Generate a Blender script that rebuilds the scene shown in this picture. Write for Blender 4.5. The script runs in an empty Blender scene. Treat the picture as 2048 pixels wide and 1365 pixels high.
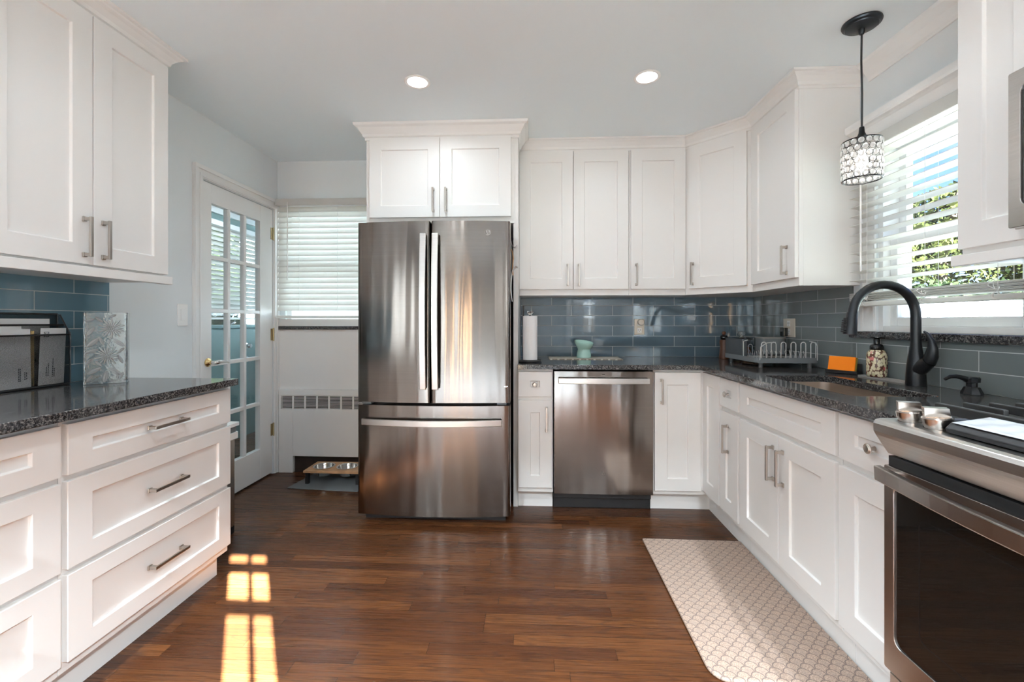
import bpy, bmesh, math, random
from mathutils import Vector, Matrix
rnd = random.Random(7)
PI = math.pi
S = bpy.context.scene
C = S.collection

# ------------------------------------------------------------------ camera, world, sun, exposure
cam = bpy.data.cameras.new('camera'); co = bpy.data.objects.new('camera', cam); C.objects.link(co)
co.location = (0, 0, 1.177); co.rotation_euler = (PI/2, 0, 0.0483)
cam.sensor_width = 36; cam.lens = 878.4/2048*36; cam.shift_y = -38.1/2048; cam.clip_start = .02; cam.clip_end = 200
S.camera = co
S.view_settings.view_transform = 'Standard'; S.view_settings.look = 'None'
S.view_settings.gamma = 1; S.view_settings.use_curve_mapping = False
S.view_settings.exposure = 1.0
try:
    S.cycles.use_denoising = True
    S.cycles.max_bounces = 10; S.cycles.diffuse_bounces = 6; S.cycles.glossy_bounces = 5
    S.cycles.transmission_bounces = 8; S.cycles.transparent_max_bounces = 16
    S.cycles.caustics_reflective = False; S.cycles.caustics_refractive = False
    S.cycles.sample_clamp_indirect = 6
except Exception: pass
SUN_DIR = Vector((-.56, .83, -.46)).normalized()
W = bpy.data.worlds.new('world'); S.world = W; W.use_nodes = True
wn = W.node_tree; wn.nodes.clear()
wo = wn.nodes.new('ShaderNodeOutputWorld'); wb = wn.nodes.new('ShaderNodeBackground')
sky = wn.nodes.new('ShaderNodeTexSky'); sky.sky_type = 'NISHITA'; sky.sun_disc = False
sky.sun_elevation = math.radians(30); sky.sun_rotation = math.atan2(.56, -.83); sky.altitude = 100
sky.air_density = 1.0; sky.dust_density = .3; sky.ozone_density = 2.0
# soft clouds over the blue
tc = wn.nodes.new('ShaderNodeTexCoord'); nz = wn.nodes.new('ShaderNodeTexNoise'); nz.inputs['Scale'].default_value = 3.2
nz.inputs['Detail'].default_value = 6
rp = wn.nodes.new('ShaderNodeValToRGB'); rp.color_ramp.elements[0].position = .5; rp.color_ramp.elements[1].position = .72
mxw = wn.nodes.new('ShaderNodeMixRGB'); mxw.inputs[2].default_value = (2.6, 2.7, 2.9, 1)
wn.links.new(tc.outputs['Generated'], nz.inputs['Vector']); wn.links.new(nz.outputs['Fac'], rp.inputs['Fac'])
wn.links.new(rp.outputs['Color'], mxw.inputs['Fac']); tint = wn.nodes.new('ShaderNodeMixRGB'); tint.blend_type = 'MULTIPLY'; tint.inputs[0].default_value = 1; tint.inputs[2].default_value = (.6, .69, 1.05, 1)
wn.links.new(sky.outputs['Color'], tint.inputs[1]); wn.links.new(tint.outputs['Color'], mxw.inputs[1])
wn.links.new(mxw.outputs['Color'], wb.inputs['Color']); wb.inputs['Strength'].default_value = .22
wn.links.new(wb.outputs[0], wo.inputs[0])
sl = bpy.data.lights.new('sun', 'SUN'); sl.energy = 260; sl.angle = math.radians(.3); sl.color = (.80, .93, 1)
so = bpy.data.objects.new('sun', sl); C.objects.link(so); so.rotation_euler = SUN_DIR.to_track_quat('-Z', 'Y').to_euler()
so.location = (8, -8, 8)
LAMP_W = 1.5          # watts of one recessed lamp
REAR_W = 175.0  # watts of each fill light added behind the camera

# ------------------------------------------------------------------ node helpers and materials
def lin(r, g, b):
    f = lambda c: (c/255/12.92 if c/255 <= .04045 else ((c/255+.055)/1.055)**2.4)
    return (f(r), f(g), f(b), 1)
class NT:
    def __init__(s, name):
        s.m = bpy.data.materials.new(name); s.m.use_nodes = True; s.t = s.m.node_tree; s.t.nodes.clear()
        s.out = s.t.nodes.new('ShaderNodeOutputMaterial')
    def n(s, typ, ins=None, **kw):
        nd = s.t.nodes.new('ShaderNode'+typ)
        for k, v in kw.items(): setattr(nd, k, v)
        for k, v in (ins or {}).items():
            if isinstance(v, bpy.types.NodeSocket): s.t.links.new(v, nd.inputs[k])
            else: nd.inputs[k].default_value = v
        return nd
    def math(s, op, a, b=0.0, c=None):
        d = {0: a, 1: b}
        if c is not None: d[2] = c
        return s.n('Math', d, operation=op).outputs[0]
    def mix(s, f, a, b, bt='MIX'): return s.n('MixRGB', {0: f, 1: a, 2: b}, blend_type=bt).outputs[0]
    def ramp(s, f, stops):
        r = s.n('ValToRGB', {0: f}); e = r.color_ramp.elements
        while len(e) < len(stops): e.new(.5)
        for x, (p, c) in zip(e, stops): x.position = p; x.color = c if len(c) == 4 else (*c, 1)
        return r.outputs[0]
    def obj(s): return s.n('TexCoord').outputs['Object']
    def xyz(s, v=None):
        r = s.n('SeparateXYZ', {0: v or s.obj()}); return r.outputs
    def vec(s, x, y, z=0.0): return s.n('CombineXYZ', {0: x, 1: y, 2: z}).outputs[0]
    def noise(s, v, scale, detail=3, rough=.5, dist=0.0):
        return s.n('TexNoise', {'Vector': v, 'Scale': scale, 'Detail': detail, 'Roughness': rough, 'Distortion': dist}).outputs['Fac']
    def mapv(s, v, scale=(1, 1, 1), loc=(0, 0, 0), rot=(0, 0, 0)):
        return s.n('Mapping', {0: v, 'Scale': scale, 'Location': loc, 'Rotation': rot}).outputs[0]
    def bump(s, h, strength=.3, dist=.002): return s.n('Bump', {'Height': h, 'Strength': strength, 'Distance': dist}).outputs[0]
    def pr(s, **kw):
        p = s.n('BsdfPrincipled', {k.replace('_', ' '): v for k, v in kw.items()})
        s.t.links.new(p.outputs[0], s.out.inputs[0]); return p
    def done(s, sh): s.t.links.new(sh, s.out.inputs[0]); return s.m
def simple(name, col, rough=.5, metal=0.0, bump=0.0, bscale=200, var=.0, **kw):
    t = NT(name); c = col if len(col) == 4 else (*col, 1); d = {}
    if var:
        f = t.noise(t.obj(), bscale*.3, 4)
        c = t.ramp(f, [(.3, tuple(x*(1-var) for x in c[:3])), (.7, tuple(min(1, x*(1+var)) for x in c[:3]))])
    if bump: d['Normal'] = t.bump(t.noise(t.obj(), bscale, 3), bump, .001)
    t.pr(Base_Color=c, Roughness=rough, Metallic=metal, **d, **kw); return t.m
M = {}
M['cab'] = simple('cabinet_paint', lin(238, 237, 235), .38, bump=.03, bscale=260)
M['trim'] = simple('trim_paint', lin(240, 240, 239), .35, bump=.03, bscale=150)
M['wall'] = simple('wall_paint', lin(233, 238, 240), .75, bump=.05, bscale=300)
M['tan'] = simple('tan_wall_paint', lin(92, 88, 85), .8, bump=.05, bscale=300)
M['ceil'] = simple('ceiling_paint', lin(236, 245, 249), .85, bump=.04, bscale=300)
M['plast'] = simple('white_plastic', lin(248, 247, 245), .3)
M['cream'] = simple('cream_plastic', lin(226, 216, 200), .35)
M['black'] = simple('matte_black', (.012, .012, .013), .42)
M['blackgl'] = simple('gloss_black', (.01, .01, .01), .12)
M['blackmet'] = simple('black_metal', (.02, .021, .023), .3, .6)
M['darkgrey'] = simple('dark_grey_plastic', lin(70, 74, 78), .45)
M['grey'] = simple('grey_plastic', lin(118, 122, 125), .45)
M['silver'] = simple('chrome', (.78, .77, .75), .12, 1)
M['knobsteel'] = simple('polished_knob_steel', (.46, .42, .39), .2, 1)
M['wire'] = simple('bright_wire', (.86, .85, .83), .3, .6)
M['nickel'] = simple('brushed_nickel', (.50, .46, .42), .28, 1, bump=.05, bscale=500)
M['brass'] = simple('brass', (.75, .55, .26), .22, 1)
M['oldbrass'] = simple('aged_brass', (.42, .33, .19), .35, 1)
M['iron'] = simple('cast_iron', (.02, .02, .02), .45, bump=.2, bscale=600)
M['papr'] = simple('white_paper', lin(238, 238, 238), .8, bump=.15, bscale=120)
M['teal'] = simple('teal_glaze', lin(172, 206, 194), .15)
M['wood'] = simple('light_wood', lin(196, 152, 112), .5, var=.18, bscale=60)
M['brown'] = simple('brown_wood', lin(84, 48, 30), .4, var=.3, bscale=80)
M['orange'] = simple('orange_scrub', lin(250, 130, 14), .9, bump=.8, bscale=500)
M['yellow'] = simple('yellow_sponge', lin(196, 170, 80), .9, bump=.8, bscale=300)
M['felt'] = simple('grey_felt', lin(112, 116, 118), .95, bump=.6, bscale=900, var=.25)
M['stone'] = simple('grey_silicone', lin(150, 146, 142), .7)
M['tealdoor'] = simple('teal_door_paint', lin(112, 142, 140), .5, bump=.1, bscale=90)
M['bark'] = simple('bark', lin(90, 72, 58), .9, bump=.8, bscale=30)
M['fence'] = simple('white_vinyl', lin(240, 242, 245), .5)
M['bouncefloor'] = simple('pale_bounce_floor', lin(208, 221, 232), .6, var=.05, bscale=20)
M['neutral_ground'] = simple('neutral_ground', lin(110, 108, 100), .95, bump=.6, bscale=60, var=.4)
M['recess_brown'] = simple('dark_recess', lin(44, 30, 22), .8, var=.5, bscale=40)

def glass(name, col=(1, 1, 1, 1), rough=0.0, ior=1.45, bump=0):
    t = NT(name); d = {}
    if bump: d['Normal'] = t.bump(t.noise(t.obj(), 60, 4), bump, .003)
    t.pr(Base_Color=col, Roughness=rough, IOR=ior, Transmission_Weight=1.0, **d); return t.m
M['glass'] = glass('clear_glass')
M['crystal'] = glass('cut_crystal', (.98, .99, 1, 1), .06, 1.5)
def bead():
    t = NT('crystal_bead'); g = t.n('BsdfGlass', {0: (1, 1, 1, 1), 'Roughness': .05, 'IOR': 1.5}).outputs[0]
    tl = t.n('BsdfTranslucent', {0: (.95, .95, .95, 1)}).outputs[0]; d = t.n('BsdfDiffuse', {0: (.9, .9, .9, 1)}).outputs[0]
    a = t.n('MixShader', {0: .5, 1: tl, 2: d}).outputs[0]
    return t.done(t.n('MixShader', {0: .28, 1: g, 2: a}).outputs[0])
M['bead'] = bead()
M['vase'] = glass('pressed_glass', (.98, 1, .99, 1), .08, 1.5, .9)
def pane():
    t = NT('window_pane'); tr = t.n('BsdfTransparent', {0: (.97, .985, .98, 1)}).outputs[0]
    gl = t.n('BsdfGlossy', {0: (1, 1, 1, 1), 'Roughness': .01}).outputs[0]
    fc = t.n('LayerWeight', {0: .5}).outputs['Facing']
    fr = t.math('ADD', .04, t.math('MULTIPLY', t.math('POWER', fc, 5.0), .8))
    return t.done(t.n('MixShader', {0: fr, 1: tr, 2: gl}).outputs[0])
M['pane'] = pane()
def frosted():
    t = NT('frosted_relief')
    t.pr(Base_Color=(.93, .95, .95, 1), Roughness=.2, IOR=1.5, Transmission_Weight=.7); return t.m
M['relief'] = frosted()
def emit(name, col, k):
    t = NT(name); return t.done(t.n('Emission', {0: (*col, 1), 1: k}).outputs[0])
M['lens'] = emit('lamp_lens', (1, .97, .92), 7)
M['columnglow'] = emit('warm_column_glow', (1, .70, .42), 22)
M['shade'] = emit('lit_lamp_shade', (1, .64, .36), 2.5)
M['bulb'] = emit('bulb_glow', (1, .95, .88), 12)

def slat():
    t = NT('blind_slat'); d = t.n('BsdfDiffuse', {0: lin(238, 238, 236)}).outputs[0]
    tl = t.n('BsdfTranslucent', {0: lin(240, 238, 232)}).outputs[0]
    gl = t.n('BsdfGlossy', {0: (1, 1, 1, 1), 'Roughness': .3}).outputs[0]
    a = t.n('MixShader', {0: .4, 1: d, 2: tl}).outputs[0]
    return t.done(t.n('MixShader', {0: .04, 1: a, 2: gl}).outputs[0])
M['slat'] = slat()

def steel(name, base, rough, aniso, wave=.0, axis='X', rot=.25, streak=.12):
    t = NT(name); o = t.obj()
    sc = (1.5, 1.5, 500) if axis == 'X' else (500, 500, 1.5)
    g = t.noise(t.mapv(o, sc), 1, 3, .6)
    col = t.mix(1.0, (*base, 1), t.ramp(g, [(.3, (1-streak,)*3), (.7, (1, 1, 1))]), 'MULTIPLY')
    h = t.noise(t.mapv(o, (9, 9, .8)), 1, 1.0, .4)
    nrm = t.bump(h, wave, .05) if wave else None
    tan = t.n('Tangent', direction_type='RADIAL', axis='Z').outputs[0]
    d = dict(Base_Color=col, Metallic=1.0, Roughness=rough, Anisotropic=aniso, Anisotropic_Rotation=rot, Tangent=tan)
    if nrm: d['Normal'] = nrm
    t.pr(**d); return t.m
M['fridge'] = steel('brushed_steel_doors', (.20, .172, .152), .15, .9, .14)
M['dw'] = steel('brushed_steel_dishwasher', (.26, .225, .20), .14, .7, .10)
M['steel'] = steel('brushed_steel', (.62, .58, .55), .26, .6)
M['steeltop'] = steel('cooktop_steel', (.66, .645, .63), .3, .3)
M['sink'] = steel('sink_steel', (.66, .56, .48), .35, .3)
M['bar'] = steel('steel_bar_handles', (.68, .66, .64), .3, .3)

def floor_mat():
    t = NT('oak_strip_floor'); x, y, z = t.xyz()
    bw = .057
    row = t.math('FLOOR', t.math('DIVIDE', y, bw))
    ro = t.n('TexWhiteNoise', {'W': row}, noise_dimensions='1D').outputs['Value']
    xs = t.math('ADD', x, t.math('MULTIPLY', ro, 7.0))
    ln = t.math('ADD', .55, t.math('MULTIPLY', ro, .5))
    col_i = t.math('FLOOR', t.math('DIVIDE', xs, ln))
    wn2 = t.n('TexWhiteNoise', {'Vector': t.vec(row, col_i, 0.0)}, noise_dimensions='3D').outputs['Value']
    off = t.math('MULTIPLY', wn2, 37.0)
    gv = t.vec(t.math('ADD', x, off), t.math('MULTIPLY', y, 1.0), off)
    fine = t.noise(t.mapv(gv, (3, 220, 1)), 1, 4, .65)
    pores = t.noise(t.mapv(gv, (14, 700, 1)), 1, 2, .6)
    lowf = t.noise(t.mapv(gv, (1.1, 9, 1)), 1, 2, .5)
    rings = t.math('SINE', t.math('MULTIPLY', t.math('ADD', lowf, t.math('MULTIPLY', fine, .035)), 95.0))
    base = t.ramp(wn2, [(0, lin(70, 38, 19)), (.35, lin(82, 47, 24)), (.7, lin(93, 55, 28)), (1, lin(108, 66, 36))])
    c1 = t.mix(t.math('MULTIPLY', t.ramp(rings, [(.45, (0, 0, 0)), (1, (1, 1, 1))]), .5), base, lin(46, 27, 17))
    c2 = t.mix(t.math('MULTIPLY', t.ramp(fine, [(.42, (1, 1, 1)), (.6, (0, 0, 0))]), .45), c1, lin(50, 30, 19))
    c3 = t.mix(t.math('MULTIPLY', t.ramp(pores, [(.56, (0, 0, 0)), (.66, (1, 1, 1))]), .5), c2, lin(34, 20, 13))
    fy = t.math('FRACT', t.math('DIVIDE', y, bw)); ey = t.math('MINIMUM', fy, t.math('SUBTRACT', 1.0, fy))
    fx = t.math('FRACT', t.math('DIVIDE', xs, ln)); ex = t.math('MULTIPLY', t.math('MINIMUM', fx, t.math('SUBTRACT', 1.0, fx)), 10.0)
    gap = t.math('LESS_THAN', t.math('MINIMUM', ey, ex), .016)
    c4 = t.mix(t.math('MULTIPLY', gap, .7), c3, lin(24, 14, 9))
    hgt = t.math('SUBTRACT', t.math('MULTIPLY', fine, .3), t.math('MULTIPLY', gap, .6))
    rg = t.math('ADD', .2, t.math('MULTIPLY', fine, .16))
    t.pr(Base_Color=c4, Roughness=rg, Normal=t.bump(hgt, .12, .001), Specular_IOR_Level=.25, Coat_Weight=.05, Coat_Roughness=.1)
    return t.m
M['floor'] = floor_mat()

def granite():
    t = NT('black_granite'); o = t.obj()
    a = t.noise(o, 170, 5, .7); b = t.noise(o, 420, 3, .7); v = t.n('TexVoronoi', {'Vector': o, 'Scale': 230.0}).outputs['Distance']
    c = t.ramp(a, [(.42, (.006, .006, .008)), (.5, (.03, .03, .032)), (.6, (.16, .15, .14)), (.72, (.34, .31, .28))])
    c = t.mix(t.math('MULTIPLY', t.ramp(b, [(.5, (0, 0, 0)), (.7, (1, 1, 1))]), .5), c, (.15, .14, .14, 1))
    c = t.mix(t.ramp(v, [(.1, (1, 1, 1)), (.3, (0, 0, 0))]), c, (.015, .015, .017, 1))
    t.pr(Base_Color=c, Roughness=.09, Specular_IOR_Level=.55); return t.m
M['granite'] = granite()

def tile(name, au, u0, cols):
    t = NT(name); p = t.xyz(); u = t.math('SUBTRACT', p[au], u0); v = t.math('SUBTRACT', p[2], .915)
    bv = t.vec(u, v, 0.0)
    bk = t.n('TexBrick', {'Vector': bv, 'Color1': cols[0], 'Color2': cols[1], 'Mortar': lin(196, 200, 198), 'Scale': 1.0,
             'Mortar Size': .0016, 'Mortar Smooth': .1, 'Bias': 0.0, 'Brick Width': .3065, 'Row Height': .0775}, offset=.5, offset_frequency=2, squash=1)
    fac = bk.outputs['Fac']
    wob = t.noise(t.mapv(t.obj(), (5, 5, 9)), 1, 2)
    h = t.math('ADD', t.math('MULTIPLY', fac, -.6), t.math('MULTIPLY', wob, .35))
    rg = t.math('ADD', .04, t.math('MULTIPLY', fac, .5))
    t.pr(Base_Color=bk.outputs['Color'], Roughness=rg, Normal=t.bump(h, .25, .003), Coat_Weight=.3, Coat_Roughness=.02)
    return t.m
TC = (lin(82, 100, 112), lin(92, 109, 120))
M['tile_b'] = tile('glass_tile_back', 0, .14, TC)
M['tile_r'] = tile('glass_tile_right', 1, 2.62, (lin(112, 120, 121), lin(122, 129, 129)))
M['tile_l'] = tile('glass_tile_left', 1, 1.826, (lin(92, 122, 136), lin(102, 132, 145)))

def kmat():
    t = NT('scallop_mat'); x, y, z = t.xyz(); q = .046
    # overlapping scallops: two interleaved lattices of circles
    def lat(ox, oy):
        fx = t.math('SUBTRACT', t.math('FRACT', t.math('ADD', t.math('DIVIDE', x, q), ox)), .5)
        fy = t.math('SUBTRACT', t.math('FRACT', t.math('ADD', t.math('DIVIDE', y, q), oy)), .5)
        return t.math('SQRT', t.math('ADD', t.math('MULTIPLY', fx, fx), t.math('MULTIPLY', fy, fy)))
    r1 = lat(0.0, 0.0); r2 = lat(.5, .5)
    l1 = t.math('LESS_THAN', t.math('ABSOLUTE', t.math('SUBTRACT', r1, .46)), .035)
    l2 = t.math('LESS_THAN', t.math('ABSOLUTE', t.math('SUBTRACT', r2, .46)), .035)
    up = t.math('GREATER_THAN', t.math('FRACT', t.math('DIVIDE', y, q)), .5)
    ln = t.math('ADD', t.math('MULTIPLY', l1, up), t.math('MULTIPLY', l2, t.math('SUBTRACT', 1.0, up)))
    ns = t.noise(t.obj(), 260, 4, .7)
    base = t.ramp(ns, [(.38, lin(142, 122, 110)), (.5, lin(176, 152, 136)), (.64, lin(198, 174, 156))])
    shade = t.math('MULTIPLY', t.ramp(t.math('MULTIPLY', r1, 1.0), [(.05, (1, 1, 1)), (.35, (0, 0, 0))]), .35)
    c = t.mix(shade, base, lin(146, 134, 128)); c = t.mix(t.math('MULTIPLY', ln, .9), c, lin(112, 98, 94))
    t.pr(Base_Color=c, Roughness=.42, Normal=t.bump(ns, .15, .001)); return t.m
M['kmat'] = kmat()

def meshmat():
    t = NT('black_wire_mesh'); x, y, z = t.xyz(); q = .0042
    f = t.math('FRACT', t.math('DIVIDE', t.math('ADD', y, z), q)); g = t.math('FRACT', t.math('DIVIDE', t.math('SUBTRACT', y, z), q))
    hole = t.math('MULTIPLY', t.math('GREATER_THAN', f, .15), t.math('GREATER_THAN', g, .15))
    b = t.n('BsdfPrincipled', {'Base Color': (.015, .015, .016, 1), 'Roughness': .4, 'Metallic': .5}).outputs[0]
    tr = t.n('BsdfTransparent').outputs[0]
    return t.done(t.n('MixShader', {0: hole, 1: b, 2: tr}).outputs[0])
M['mesh'] = meshmat()

def floral():
    t = NT('floral_print'); o = t.obj()
    v = t.n('TexVoronoi', {'Vector': t.mapv(o, (1, 1, .7)), 'Scale': 100.0}); d = v.outputs['Distance']; c = t.xyz(v.outputs['Color'])[0]
    pet = t.ramp(c, [(0, lin(226, 212, 176)), (.55, lin(232, 220, 190)), (.56, lin(190, 92, 88)), (.7, lin(216, 150, 140)), (.71, lin(214, 200, 160))])
    col = t.mix(t.ramp(d, [(.52, (0, 0, 0)), (.66, (1, 1, 1))]), pet, lin(96, 58, 44))
    t.pr(Base_Color=col, Roughness=.2); return t.m
M['floral'] = floral()
def zigzag():
    t = NT('zigzag_weave'); x, y, z = t.xyz()
    zz = t.math('ABSOLUTE', t.math('SUBTRACT', t.math('FRACT', t.math('DIVIDE', x, .05)), .5))
    f = t.math('FRACT', t.math('ADD', t.math('DIVIDE', y, .05), zz))
    c = t.mix(t.math('GREATER_THAN', f, .55), lin(222, 216, 204), lin(150, 138, 124))
    t.pr(Base_Color=c, Roughness=.8); return t.m
M['zig'] = zigzag()
def snack():
    t = NT('printed_pouch'); n = t.noise(t.obj(), 45, 4, .7)
    c = t.ramp(n, [(.35, lin(60, 36, 24)), (.45, lin(150, 104, 62)), (.55, lin(214, 186, 150)), (.66, lin(120, 60, 34))])
    t.pr(Base_Color=c, Roughness=.3); return t.m
M['snack'] = snack()
def nuts():
    t = NT('orange_biscuits'); v = t.n('TexVoronoi', {'Vector': t.obj(), 'Scale': 60.0})
    c = t.ramp(t.xyz(v.outputs['Color'])[0], [(0, lin(200, 120, 66)), (1, lin(236, 178, 120))])
    t.pr(Base_Color=c, Roughness=.8, Normal=t.bump(v.outputs['Distance'], 1, .01)); return t.m
M['nuts'] = nuts()
def foliage(name, a, b):
    t = NT(name); n = t.n('TexWhiteNoise', {'Vector': t.n('NewGeometry').outputs['Position']}, noise_dimensions='3D')
    f = t.noise(t.obj(), 1.4, 2)
    c = t.ramp(f, [(.35, a), (.65, b)])
    d = t.n('BsdfDiffuse', {0: c}).outputs[0]; tl = t.n('BsdfTranslucent', {0: c}).outputs[0]
    return t.done(t.n('MixShader', {0: .35, 1: d, 2: tl}).outputs[0])
M['leaf'] = foliage('leaves', lin(33, 40, 20), lin(54, 54, 27))
M['leaf2'] = foliage('hedge_leaves', lin(31, 39, 25), lin(46, 53, 32))
def crumple():
    t = NT('black_crinkled_cover'); n = t.noise(t.mapv(t.obj(), (40, 14, 40)), 1, 3, .5, .8)
    t.pr(Base_Color=(.42, .43, .45, 1), Roughness=.14, Specular_IOR_Level=.9, Normal=t.bump(n, .3, .004)); return t.m
M['cover'] = crumple()
def ovenglass():
    t = NT('oven_glass'); t.pr(Base_Color=(.008, .007, .006, 1), Roughness=.03, Specular_IOR_Level=.6); return t.m
M['oglass'] = ovenglass()
def siding():
    t = NT('house_siding'); x, y, z = t.xyz(); f = t.math('FRACT', t.math('DIVIDE', z, .12))
    c = t.mix(t.math('LESS_THAN', f, .1), lin(136, 141, 146), lin(100, 105, 110)); t.pr(Base_Color=c, Roughness=.6); return t.m
M['siding'] = siding()

# ------------------------------------------------------------------ geometry helpers
WM = {}
class MB:
    def __init__(s): s.v = []; s.f = []
    def add(s, vs, fs):
        o = len(s.v); s.v += [tuple(p) for p in vs]; s.f += [[i+o for i in f] for f in fs]; return s
    def box(s, x0, x1, y0, y1, z0, z1):
        return s.add([(x0,y0,z0),(x1,y0,z0),(x1,y1,z0),(x0,y1,z0),(x0,y0,z1),(x1,y0,z1),(x1,y1,z1),(x0,y1,z1)],
                     [[0,3,2,1],[4,5,6,7],[0,1,5,4],[1,2,6,5],[2,3,7,6],[3,0,4,7]])
    def prism(s, poly, a, lo, hi):
        """poly of 2-D points swept along axis a (0=x: (y,z), 1=y: (x,z), 2=z: (x,y))"""
        P = {0: lambda p, h: (h, p[0], p[1]), 1: lambda p, h: (p[0], h, p[1]), 2: lambda p, h: (p[0], p[1], h)}[a]
        n = len(poly)
        return s.add([P(p, lo) for p in poly]+[P(p, hi) for p in poly],
                     [list(range(n))[::-1], [n+i for i in range(n)]]+[[i, (i+1) % n, n+(i+1) % n, n+i] for i in range(n)])
    def lathe(s, prof, c=(0, 0, 0), n=24, tilt=None):
        vs = []; fs = []
        for r, z in prof:
            for k in range(n):
                a = 2*PI*k/n; x, y = r*math.cos(a), r*math.sin(a)
                zz = z + (tilt(x, y, z) if tilt else 0)
                vs.append((c[0]+x, c[1]+y, c[2]+zz))
        for i in range(len(prof)-1):
            for k in range(n): fs.append([i*n+k, i*n+(k+1) % n, (i+1)*n+(k+1) % n, (i+1)*n+k])
        fs.append([k for k in range(n)][::-1]); fs.append([(len(prof)-1)*n+k for k in range(n)])
        return s.add(vs, fs)
    def tube(s, path, r, n=10, closed=False, flat=None):
        P = [Vector(p) for p in path]; m = len(P); R = r if isinstance(r, (list, tuple)) else [r]*m
        up = None; vs = []; fs = []
        for i, p in enumerate(P):
            if closed: t = (P[(i+1) % m]-P[i-1]).normalized()
            else: t = (P[min(i+1, m-1)]-P[max(i-1, 0)]).normalized()
            if up is None:
                up = Vector((0, 0, 1)) if abs(t.z) < .9 else Vector((1, 0, 0))
            u = (up-t*up.dot(t)).normalized(); up = u; w = t.cross(u)
            for k in range(n):
                a = 2*PI*k/n; ra = R[i]
                vs.append(p+u*math.cos(a)*ra*(flat or 1)+w*math.sin(a)*ra)
        for i in range(m if closed else m-1):
            for k in range(n):
                j = (i+1) % m; fs.append([i*n+k, i*n+(k+1) % n, j*n+(k+1) % n, j*n+k])
        if not closed: fs.append(list(range(n))[::-1]); fs.append([(m-1)*n+k for k in range(n)])
        return s.add(vs, fs)
    def ball(s, c, rx, ry=None, rz=None, n=12, h=8, rot=None):
        ry = ry or rx; rz = rz or rx; vs = []; fs = []
        for i in range(h+1):
            b = PI*i/h
            for k in range(n):
                a = 2*PI*k/n; q = Vector((rx*math.sin(b)*math.cos(a), ry*math.sin(b)*math.sin(a), rz*math.cos(b)))
                if rot: q = rot @ q
                vs.append(Vector(c)+q)
        for i in range(h):
            for k in range(n): fs.append([i*n+k, (i+1)*n+k, (i+1)*n+(k+1) % n, i*n+(k+1) % n])
        return s.add(vs, fs)
    def sweep(s, prof, path, side=1, caps=True):
        """profile of (offset, z) carried along a mitred plan path; side=1 offsets to the right of travel"""
        P = [Vector(p) for p in path]; m = len(P); k = len(prof); vs = []; fs = []
        for i in range(m):
            d0 = (P[i]-P[i-1]).normalized() if i > 0 else None
            d1 = (P[i+1]-P[i]).normalized() if i < m-1 else None
            nr = lambda d: Vector((d.y, -d.x))*side
            if d0 is None: mv = nr(d1)
            elif d1 is None: mv = nr(d0)
            else:
                a, b = nr(d0), nr(d1); mv = (a+b).normalized(); mv = mv/max(.2, mv.dot(a))
            for o, z in prof: vs.append((P[i].x+mv.x*o, P[i].y+mv.y*o, z))
        for i in range(m-1):
            for j in range(k): fs.append([i*k+j, i*k+(j+1) % k, (i+1)*k+(j+1) % k, (i+1)*k+j])
        if caps: fs.append(list(range(k))[::-1]); fs.append([(m-1)*k+j for j in range(k)])
        return s.add(vs, fs)
    def shaker(s, x0, x1, z0, z1, yb, t, st, rl=None, rec=.009):
        rl = rl or st; yf = yb-t; w = (x0, x1, z0, z1); i = (x0+st, x1-st, z0+rl, z1-rl)
        R = lambda q, y: [(q[0], y, q[2]), (q[1], y, q[2]), (q[1], y, q[3]), (q[0], y, q[3])]
        j = (i[0]+.003, i[1]-.003, i[2]+.003, i[3]-.003)
        vs = R(w, yb)+R(w, yf)+R(i, yf)+R(j, yf+rec); fs = [[3, 2, 1, 0], [12, 13, 14, 15]]
        for a in (0, 4, 8):
            for k in range(4): fs.append([a+k, a+(k+1) % 4, a+4+(k+1) % 4, a+4+k])
        return s.add(vs, fs)
    def build(s, name, m, parent=None, smooth=None, bevel=0, world=False, segs=2, sub=0):
        me = bpy.data.meshes.new(name); vs = s.v
        if world and parent is not None:
            iv = WM[parent].inverted(); vs = [iv @ Vector(p) for p in vs]
        me.from_pydata([tuple(p) for p in vs], [], s.f)
        bm = bmesh.new(); bm.from_mesh(me); bmesh.ops.recalc_face_normals(bm, faces=bm.faces); bm.to_mesh(me); bm.free()
        me.materials.append(M[m] if isinstance(m, str) else m)
        o = bpy.data.objects.new(name, me); C.objects.link(o)
        if parent is not None: o.parent = parent; WM[o] = WM[parent].copy()
        else: WM[o] = Matrix.Identity(4)
        if smooth is not None:
            for p in me.polygons: p.use_smooth = True
            me.set_sharp_from_angle(angle=math.radians(smooth))
        if bevel:
            b = o.modifiers.new('bevel', 'BEVEL'); b.width = bevel; b.segments = segs; b.limit_method = 'ANGLE'; b.angle_limit = math.radians(40)
        if sub:
            b = o.modifiers.new('sub', 'SUBSURF'); b.levels = sub; b.render_levels = sub
        return o
def tag(o, label, cat, group=None, kind=None):
    if label: o['label'] = label
    if cat: o['category'] = cat
    if group: o['group'] = group
    if kind: o['kind'] = kind
    return o
def thing(name, label, cat, loc=(0, 0, 0), rz=0.0, group=None):
    o = bpy.data.objects.new(name, None); o.empty_display_size = .05; C.objects.link(o)
    o.location = loc; o.rotation_euler = (0, 0, rz)
    WM[o] = Matrix.Translation(loc) @ Matrix.Rotation(rz, 4, 'Z')
    return tag(o, label, cat, group)
def struct(name, mb, m, **kw):
    o = mb.build(name, m, **kw); o['kind'] = 'structure'; return o
def dup(o, parent=None):
    c = o.copy(); C.objects.link(c)
    if parent is not None: c.parent = parent
    for ch in list(o.children): dup(ch, c)
    return c
def arc(cx, cy, r, a0, a1, n): return [(cx+r*math.cos(a0+(a1-a0)*i/n), cy+r*math.sin(a0+(a1-a0)*i/n)) for i in range(n+1)]
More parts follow.
